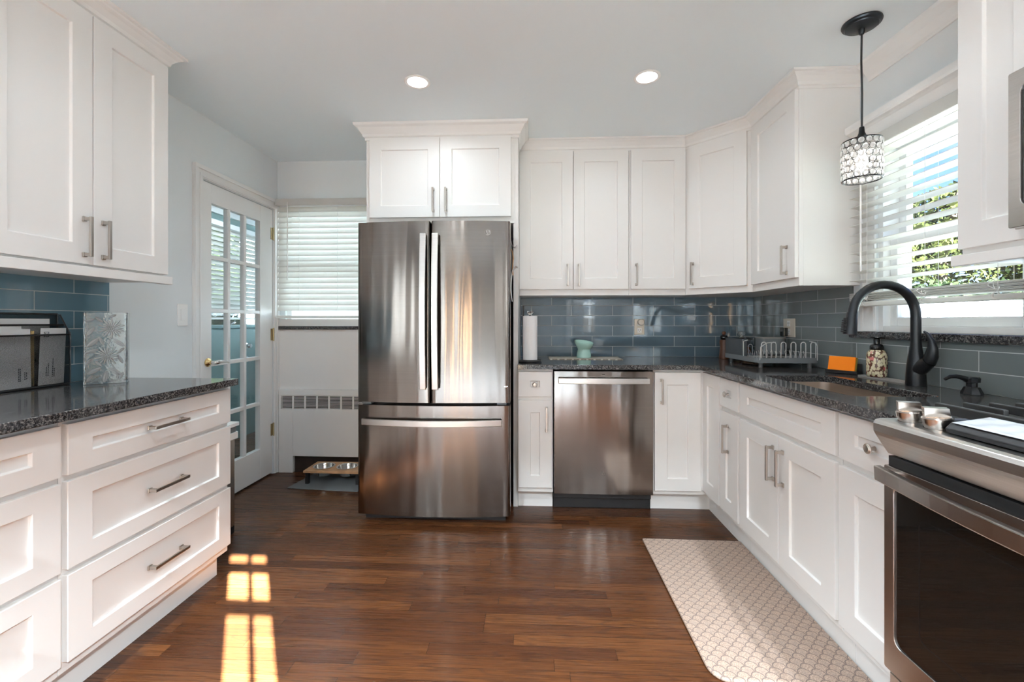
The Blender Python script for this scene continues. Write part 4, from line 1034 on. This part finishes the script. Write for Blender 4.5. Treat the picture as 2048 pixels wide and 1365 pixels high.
def envelope(x, y0, y1, z0, z1, lean, label, lines=True, skew=0):
    e = thing('envelope', label, 'envelope', (x, (y0+y1)/2, z0), 0, None)
    def q(y, z, o): return (x-lean*(z-z0)+o, y+skew*(z-z0), z)
    MB().add([q(y0, z0, 0), q(y1, z0, 0), q(y1, z1, 0), q(y0, z1, 0), q(y0, z0, -.0012), q(y1, z0, -.0012), q(y1, z1, -.0012), q(y0, z1, -.0012)],
             [[0, 1, 2, 3], [7, 6, 5, 4], [0, 4, 5, 1], [1, 5, 6, 2], [2, 6, 7, 3], [3, 7, 4, 0]]).build('sheet', 'papr', e, world=True)
    if lines:
        l = MB()
        for k, (yy, a, c) in enumerate(lines):
            z = a
            while z < c:
                d = .003+.004*rnd.random(); z2 = min(c, z+d)
                l.add([q(yy, z, .0006), q(yy+.0035, z, .0006), q(yy+.0035, z2, .0006), q(yy, z2, .0006)], [[0, 1, 2, 3]]); z = z2+.0022
        l.build('print', 'darkgrey', e, world=True)
    return e
env1 = envelope(OX-.006, 1.64, 1.735, .925, 1.152, .02, 'white envelope with a small square stamp at the right of the letter holder', [(1.665, .96, 1.0), (1.672, .96, 1.01), (1.688, .955, 1.03), (1.694, .955, .99)], skew=.06)
envelope(OX-.004, 1.50, 1.615, .925, 1.150, .02, 'white envelope with bold upright print at the left of the letter holder', [(1.572, .95, 1.0), (1.577, .95, 1.0), (1.592, .955, .985), (1.598, .955, .985)])
envelope(OX-.012, 1.42, 1.592, .925, 1.16, .02, 'white sheet standing just behind the bold-print envelope', None)
envelope(BX+.012, 1.40, 1.715, .925, 1.19, 0, 'wide white folder at the back of the letter holder', None)
tag(MB().box(OX-.022, OX-.016, 1.60, 1.635, .925, 1.142).build('card', 'brass'), 'yellow-topped card between the two front envelopes', 'card')
st_ = MB()
for a, b_, c, d in ((1.654, 1.672, 1.117, 1.119), (1.654, 1.672, 1.135, 1.137), (1.654, 1.656, 1.117, 1.137), (1.670, 1.672, 1.117, 1.137), (1.658, 1.660, 1.121, 1.133), (1.663, 1.668, 1.128, 1.130), (1.662, 1.667, 1.122, 1.124)):
    st_.box(OX-.0102, OX-.0092, a+.011, b_+.011, c, d)
st_.build('stamp', 'grey', env1, world=True)
# vase of pressed glass with sunflowers in relief
vs_ = thing('glass_vase', 'tall rectangular pressed-glass vase with sunflowers in relief', 'vase', (-1.83, 1.785, .915))
VX, VY = -1.828, 1.80; vw, vd, vh = .070, .036, .300
VR = Matrix.Translation((VX, VY, .9165)) @ Matrix.Rotation(math.radians(38), 4, 'Z')
b = MB(); ringed(b, rrect(-vw, vw, -vd, vd, .008), rrect(-vw+.007, vw-.007, -vd+.007, vd-.007, .006), .012, vh); b.prism(rrect(-vw, vw, -vd, vd, .008), 2, 0, .0125)
rot_build(b, VR, 'vase_body', 'vase', vs_, world=True, smooth=40)
b = MB(); yv = -vd-.0005
def flower(cx, cz, r):
    for k in range(20):
        a = 2*PI*k/20; rr = r*(.9+.2*(k % 2)); m_ = Matrix.Rotation(-a, 3, 'Y')
        c = Vector((cx, yv, cz))+m_ @ Vector((rr*.62, 0, 0))
        b.ball(c, rr*.42, .0035, rr*.085, 8, 6, m_)
    for k in range(12):
        a = k*2.4; q = r*.26*math.sqrt(k/12); b.ball((cx+q*math.cos(a), yv-.001, cz+q*math.sin(a)), r*.09, .003, r*.09, 6, 4)
def leaf_r(cx, cz, L_, a):
    m_ = Matrix.Rotation(-a, 3, 'Y'); b.ball((cx, yv, cz), L_, .0032, L_*.36, 10, 6, m_)
    b.tube([Vector((cx, yv-.003, cz))+m_ @ Vector((-L_, 0, 0)), Vector((cx, yv-.003, cz))+m_ @ Vector((L_, 0, 0))], .0012, 5)
flower(.020, .233, .040); flower(.006, .118, .041)
for (x, z, l_, a) in ((-.038, .175, .026, .8), (.042, .172, .024, 2.4), (-.043, .138, .022, .3), (.048, .10, .018, 2.0), (-.036, .055, .026, .5), (.03, .05, .026, 2.5), (-.046, .222, .022, 1.0), (.0, .03, .025, 1.4), (-.048, .268, .016, .4), (.05, .03, .017, 1.2), (-.012, .178, .018, 1.9),
                      (-.052, .095, .016, .9), (-.022, .085, .015, 2.3), (.05, .14, .014, .8), (-.02, .27, .016, 2.4), (-.05, .025, .016, 1.0), (.022, .285, .014, .5)): leaf_r(x, z, l_, a)
b.tube([(.018, yv-.001, .195), (.008, yv-.001, .165), (.012, yv-.001, .15)], .003, 6); b.tube([(.02, yv-.001, .08), (.035, yv-.001, .05), (.04, yv-.001, .015)], .003, 6)
rot_build(b, VR, 'sunflower_relief', 'relief', vs_, world=True, smooth=60)

# trash can beyond the left cabinets
tr = thing('trash_can', 'stainless step trash can behind the left drawer cabinet', 'trash can', (-1.82, 2.19, 0))
MB().box(-1.98, -1.665, 2.0, 2.375, 0, .045).build('foot', 'black', tr, world=True, bevel=.004)
MB().prism(rrect(-1.98, -1.66, 1.998, 2.38, .02), 2, .046, .53).build('bin', 'steel', tr, world=True, smooth=40)
MB().prism(rrect(-1.98, -1.645, 1.998, 2.388, .02), 2, .531, .565).build('rim', 'plast', tr, world=True, smooth=40)
MB().prism(rrect(-1.975, -1.655, 2.0, 2.385, .02), 2, .566, .60).build('band', 'grey', tr, world=True, smooth=40)
MB().prism(rrect(-1.98, -1.64, 1.998, 2.39, .02), 2, .601, .618).build('lid', 'plast', tr, world=True, smooth=40)
MB().box(-1.66, -1.615, 2.14, 2.24, .012, .024).build('pedal', 'black', tr, world=True, bevel=.003)

# ------------------------------------------------------------------ heater cover, pet station
hc = thing('radiator_cover', 'white recessed heater cover with a slotted grille under the corner window', 'radiator cover', (-1.53, YB-.02, 0))
HX0, HX1, HY = -1.985, -1.09, YB-.035
b = MB(); b.box(HX0, -1.872, HY, YB-.002, 0, .500); b.box(HX0, -1.968, HY, YB-.002, .5, .605); b.box(-1.872, HX1, HY, YB-.002, .130, .500)
b.box(-1.968, HX1, HY, YB-.002, .598, .605); b.box(HX0, HX1, HY-.004, YB-.002, .605, .648)
xg = [-1.870+.0955*k for k in range(9)]
for x in xg:
    if x < HX1: b.box(x-.007, min(x+.007, HX1), HY-.001, HY+.006, .498, .6)
b.build('casing', 'trim', hc, world=True, bevel=.004)
b = MB()
for k in range(10): b.box(-1.967, HX1, HY+.0005, HY+.006, .5045+.0096*k, .5075+.0096*k)
b.build('grille', 'trim', hc, world=True)
MB().box(-1.966, HX1, YB-.012, YB-.004, .5, .6).build('grille_back', 'black', hc, world=True)
MB().box(-1.868, HX1, YB-.008, YB-.003, .002, .13).build('dark_recess', 'recess_brown', hc, world=True)  # dark mottled brown panel set behind the opening
tag(MB().prism([(-1.735, 3.02), (-1.215, 2.975), (-1.10, 3.28), (-1.69, 3.325)], 2, .001, .007).build('pet_mat', 'felt', bevel=.002), 'grey felt mat on the floor under the pet feeding stand', 'mat')
fs_ = thing('pet_feeder', 'low wooden pet feeding stand with black legs beside the heater', 'pet feeder', (-1.43, 3.17, .007))
b = MB()
FX_0, FX_1, FY_0, FY_1 = -1.655, -1.24, 3.085, 3.30
# top with two round holes
def loop_c(cx, cy, r, n=24): return [(cx+r*math.cos(2*PI*i/n), cy+r*math.sin(2*PI*i/n)) for i in range(n)]
tp = slab('top', 'wood', [(FX_0, FY_0), (FX_1, FY_0), (FX_1, FY_1), (FX_0, FY_1)], [loop_c(-1.55, 3.192, .068), loop_c(-1.375, 3.192, .068)], .088, .105)
tp.data.transform(WM[fs_].inverted()); tp.parent = fs_; WM[tp] = WM[fs_].copy()
for x in (FX_0+.022, FX_1-.022):
    for y in (FY_0+.022, FY_1-.022): MB().box(x-.012, x+.012, y-.012, y+.012, .0075, .0875).build('leg', 'black', fs_, world=True)
for i, cx_ in enumerate((-1.55, -1.375)):
    bo = MB().lathe([(.048, -.062), (.058, -.056), (.066, -.002), (.076, .001), (.078, .004), (.074, .006), (.066, .003), (.056, -.05), (.046, -.056), (.001, -.057)], (cx_, 3.192, .1055), 30)
    tag(bo.build('feeding_bowl', 'silver', smooth=50), ['left steel bowl set in the wooden pet stand', 'right steel bowl set in the wooden pet stand, half behind the refrigerator'][i], 'bowl', 'steel bowls in the pet stand')

# ------------------------------------------------------------------ kitchen mat
kp = arc(.655, 1.525, .07, PI, 1.5*PI, 8)+[(1.097, 1.455), (1.097, 2.385), (.585, 2.392)]
tag(MB().prism(kp, 2, .001, .016).build('kitchen_mat', 'kmat', bevel=.006), 'beige cushioned floor mat with a scallop pattern before the sink', 'floor mat')

# ------------------------------------------------------------------ ceiling lights and pendant
def downlight(x, y, lamp_w, label, spread=165):
    r = thing('recessed_light', label, 'ceiling light', (x, y, ZC), 0, None)
    b = MB().lathe([(.052, -.0005), (.066, -.0005), (.068, -.004), (.062, -.008), (.052, -.006)], (x, y, ZC), 32); b.f = b.f[:-2]
    n = 32; b.f += [[4*n+k, 4*n+(k+1) % n, (k+1) % n, k] for k in range(n)]
    b.build('trim_ring', 'trim', r, world=True, smooth=40)
    MB().lathe([(.001, -.004), (.0515, -.004), (.0515, -.001), (.001, -.001)], (x, y, ZC), 32).build('lens', 'lens', r, world=True)
    l = bpy.data.lights.new('lamp', 'AREA'); l.shape = 'DISK'; l.size = .1; l.energy = lamp_w; l.color = (.83, .935, 1); l.spread = math.radians(spread)
    o = bpy.data.objects.new('lamp', l); C.objects.link(o); o.parent = r; o.location = (0, 0, -.010)
    return r
downlight(-.607, 2.278, LAMP_W*1.35, 'round recessed ceiling light above the refrigerator')
downlight(.584, 2.289, LAMP_W, 'round recessed ceiling light above the dishwasher')
downlight(-.607, .75, LAMP_W*3, 'unseen fill light added in the ceiling above the camera on the left')  # added out of view as fill for the left wall and back corner
downlight(.584, .75, LAMP_W*2, 'unseen fill light added in the ceiling above the camera on the right')  # its pair on the right, also added as fill
for (x, y) in ((-1.2, -1.0), (.9, -1.0), (-1.2, -2.6), (.3, -2.6)):  # fill lights added in the unseen room, beamed at the pale floor
    downlight(x, y, REAR_W, 'unseen fill light added in the ceiling behind the camera, %s %s' % ('left' if x < 0 else 'right', 'nearer' if y > -2 else 'farther'), 124)
def streak_column(x, y, label):  # unseen glowing columns added to streak the refrigerator doors with warm light
    r = thing('streak_column', label, 'lamp', (x, y, 0))
    MB().lathe([(.12, 0), (.12, .015), (.02, .03), (.001, .03)], (x, y, 0), 24).build('base', 'brass', r, world=True, smooth=40)
    MB().lathe([(.001, .031), (.015, .031), (.015, 1.75), (.001, 1.75)], (x, y, 0), 16).build('glowing_column', 'columnglow', r, world=True, smooth=60)
    MB().lathe([(.001, 1.751), (.024, 1.751), (.024, 1.775), (.001, 1.78)], (x, y, 0), 16).build('cap', 'brass', r, world=True, smooth=40)
streak_column(-1.10, -3.3, 'glowing column added behind the camera for refrigerator streaks, nearest the rear window')
streak_column(-.68, -3.3, 'glowing column added behind the camera for refrigerator streaks, middle of the three')
streak_column(-.30, -3.3, 'glowing column added behind the camera for refrigerator streaks, farthest from the rear window')
downlight(-2.5, 3.9, 2.5, 'fill light added in the entry ceiling beyond the glass door', 150)  # added to brighten the entry and the corner by its door
px, py = 1.383, 1.92
pn = thing('pendant_light', 'black-corded pendant light with a crystal bead drum shade by the window', 'pendant light', (px, py, ZC))
MB().lathe([(.070, -.0005), (.071, -.006), (.068, -.012), (.060, -.016), (.058, -.020), (.035, -.026), (.012, -.029), (.011, -.045), (.008, -.05), (.001, -.05)], (px, py, ZC), 36).build('canopy', 'blackmet', pn, world=True, smooth=30)
MB().tube([(px, py, ZC-.045), (px-.002, py, ZC-.16), (px+.001, py, ZC-.30), (px, py, 1.99)], .0038, 8).build('cord', 'black', pn, world=True, smooth=60)
MB().lathe([(.006, 2.0), (.009, 1.998), (.011, 1.975), (.016, 1.962), (.026, 1.948), (.034, 1.941), (.001, 1.940)], (px, py, 0), 24).build('socket_cap', 'blackmet', pn, world=True, smooth=50)
sh = MB(); br = MB(); rs = .068; rows, cols = 6, 17; zt, zb = 1.938, 1.776
for zz in (zt, zb): sh.tube([(px+rs*math.cos(2*PI*i/40), py+rs*math.sin(2*PI*i/40), zz) for i in range(40)], .0026, 6, closed=True)
for k in range(4): a = k*PI/2+.3; sh.tube([(px+.028*math.cos(a), py+.028*math.sin(a), 1.943), (px+rs*math.cos(a), py+rs*math.sin(a), zt)], .0018, 5)
pr_ = (zt-zb)/rows
for j in range(rows):
    for k in range(cols):
        a = 2*PI*(k+.5*(j % 2))/cols; c = Vector((px+rs*math.cos(a), py+rs*math.sin(a), zt-pr_*(j+.5)))
        m_ = Matrix.Rotation(a, 3, 'Z'); br.ball(c, .006, .0112, .0122, 10, 6, m_)
        sh.tube([c+m_ @ Vector((0, .0118*math.cos(2*PI*i/14), .0128*math.sin(2*PI*i/14))) for i in range(14)], .0009, 4, closed=True)
fr_ = sh.build('shade_frame', 'blackmet', pn, world=True, smooth=60)
br.build('crystal_beads', 'bead', fr_, world=True, smooth=35)
MB().lathe([(.001, 1.80), (.014, 1.806), (.023, 1.825), (.024, 1.84), (.018, 1.86), (.012, 1.88), (.012, 1.9)], (px, py, 0), 18).build('bulb', 'bulb', pn, world=True, smooth=60)
l = bpy.data.lights.new('lamp', 'POINT'); l.energy = 2.5; l.shadow_soft_size = .03; l.color = (1, .93, .84)
o = bpy.data.objects.new('lamp', l); C.objects.link(o); o.parent = pn; o.location = (0, 0, 1.84-ZC)

# ------------------------------------------------------------------ outdoors
struct('ground_outside', MB().box(-30, 40, -30, 40, -1.0, -.9), 'neutral_ground')  # unseen ground coloured neutral grey so bounced light stays untinted
fe = thing('vinyl_fence', 'white vinyl fence outside the sink window', 'fence', (9, 9, -.9))
MB().box(3.4, 15, 9.0, 9.05, -.9, 1.60).build('panel', 'fence', fe, world=True)
for k in range(6): MB().box(3.4+2.2*k-.06, 3.4+2.2*k+.06, 8.95, 9.08, -.9, 1.70).build('post', 'fence', fe, world=True)
def leaves(name, m, parent, blobs, n, sz):
    b = MB()
    for i in range(n):
        c, r = blobs[rnd.randrange(len(blobs))]
        while True:
            d = Vector((rnd.uniform(-1, 1), rnd.uniform(-1, 1), rnd.uniform(-1, 1)))
            if .15 < d.length < 1: break
        p = Vector(c)+Vector((d.x*r[0], d.y*r[1], d.z*r[2])); s = sz*rnd.uniform(.6, 1.3)
        u = Vector((rnd.gauss(0, 1), rnd.gauss(0, 1), rnd.gauss(0, 1))).normalized(); w_ = u.orthogonal().normalized(); w_ = Matrix.Rotation(rnd.random()*6, 3, u) @ w_
        b.add([p-u*s, p+w_*s*.5, p+u*s, p-w_*s*.5], [[0, 1, 2, 3]])
    return b.build(name, m, parent, world=True)
tre = thing('leafy_tree', 'yellow-green tree outside the sink window', 'tree', (12, 14.5, -.9))
MB().tube([(12.6, 14.5, -.9), (12.7, 14.4, 1.0), (12.6, 14.2, 3.0), (13, 14.0, 5.5)], [.25, .2, .15, .05], 8).build('trunk', 'bark', tre, world=True, smooth=60)
leaves('crown', 'leaf', tre, [((11.0, 14.4, 3.3), (2.0, 1.6, 1.1)), ((13.2, 14.4, 3.9), (1.8, 1.6, 1.6)), ((14.8, 14.2, 4.8), (1.6, 1.5, 1.6)), ((10.0, 14.8, 3.0), (1.5, 1.4, .7)), ((15.5, 14, 3.4), (1.6, 1.4, 1.4))], 22000, .10)
hd = thing('hedge', 'green hedge behind the white fence outside the window', 'hedge', (11, 11, -.9))
leaves('foliage', 'leaf2', hd, [((5+1.2*k, 11, 1.0), (1.1, .8, 1.2)) for k in range(11)], 30000, .10)
ev = thing('sun_block_tree', 'unseen evergreen added to block the sun from the sink window', 'tree', (4.6, -2.4, -.9))  # out-of-view tree added to keep direct sun off the blinds
MB().tube([(4.6, -2.4, -.9), (4.6, -2.4, 5.5)], [.16, .04], 8).build('trunk', 'bark', ev, world=True, smooth=60)
leaves('foliage', 'leaf2', ev, [((4.6, -2.4, .6+.55*k), (1.15-.05*k, 1.15-.05*k, .6)) for k in range(9)], 5200, .16)

gh = thing('bounce_garage', 'unseen grey sided block added to bounce sunlight into the corner window', 'bounce_garage', (-2, 10, -.9))  # sunlit reflector added to brighten the corner blind and the entry
MB().box(-7, 2.6, 8.0, 13, -.9, 3.0).build('siding', 'siding', gh, world=True)
MB().prism([(7.7, 3.0), (13.3, 3.0), (10.5, 4.6)], 0, -7.3, 2.9).build('roof', 'darkgrey', gh, world=True)

h2 = thing('hedge', 'dark hedge added outside the entry door to darken the blind gaps', 'hedge', (-4.8, 5, -.9))  # added to dim what shows between the entry door slats
leaves('foliage', 'leaf2', h2, [((-4.9, 2.5+.9*k, .2+1.3*j), (.6, .8, 1.0)) for k in range(5) for j in range(3)], 9000, .13)
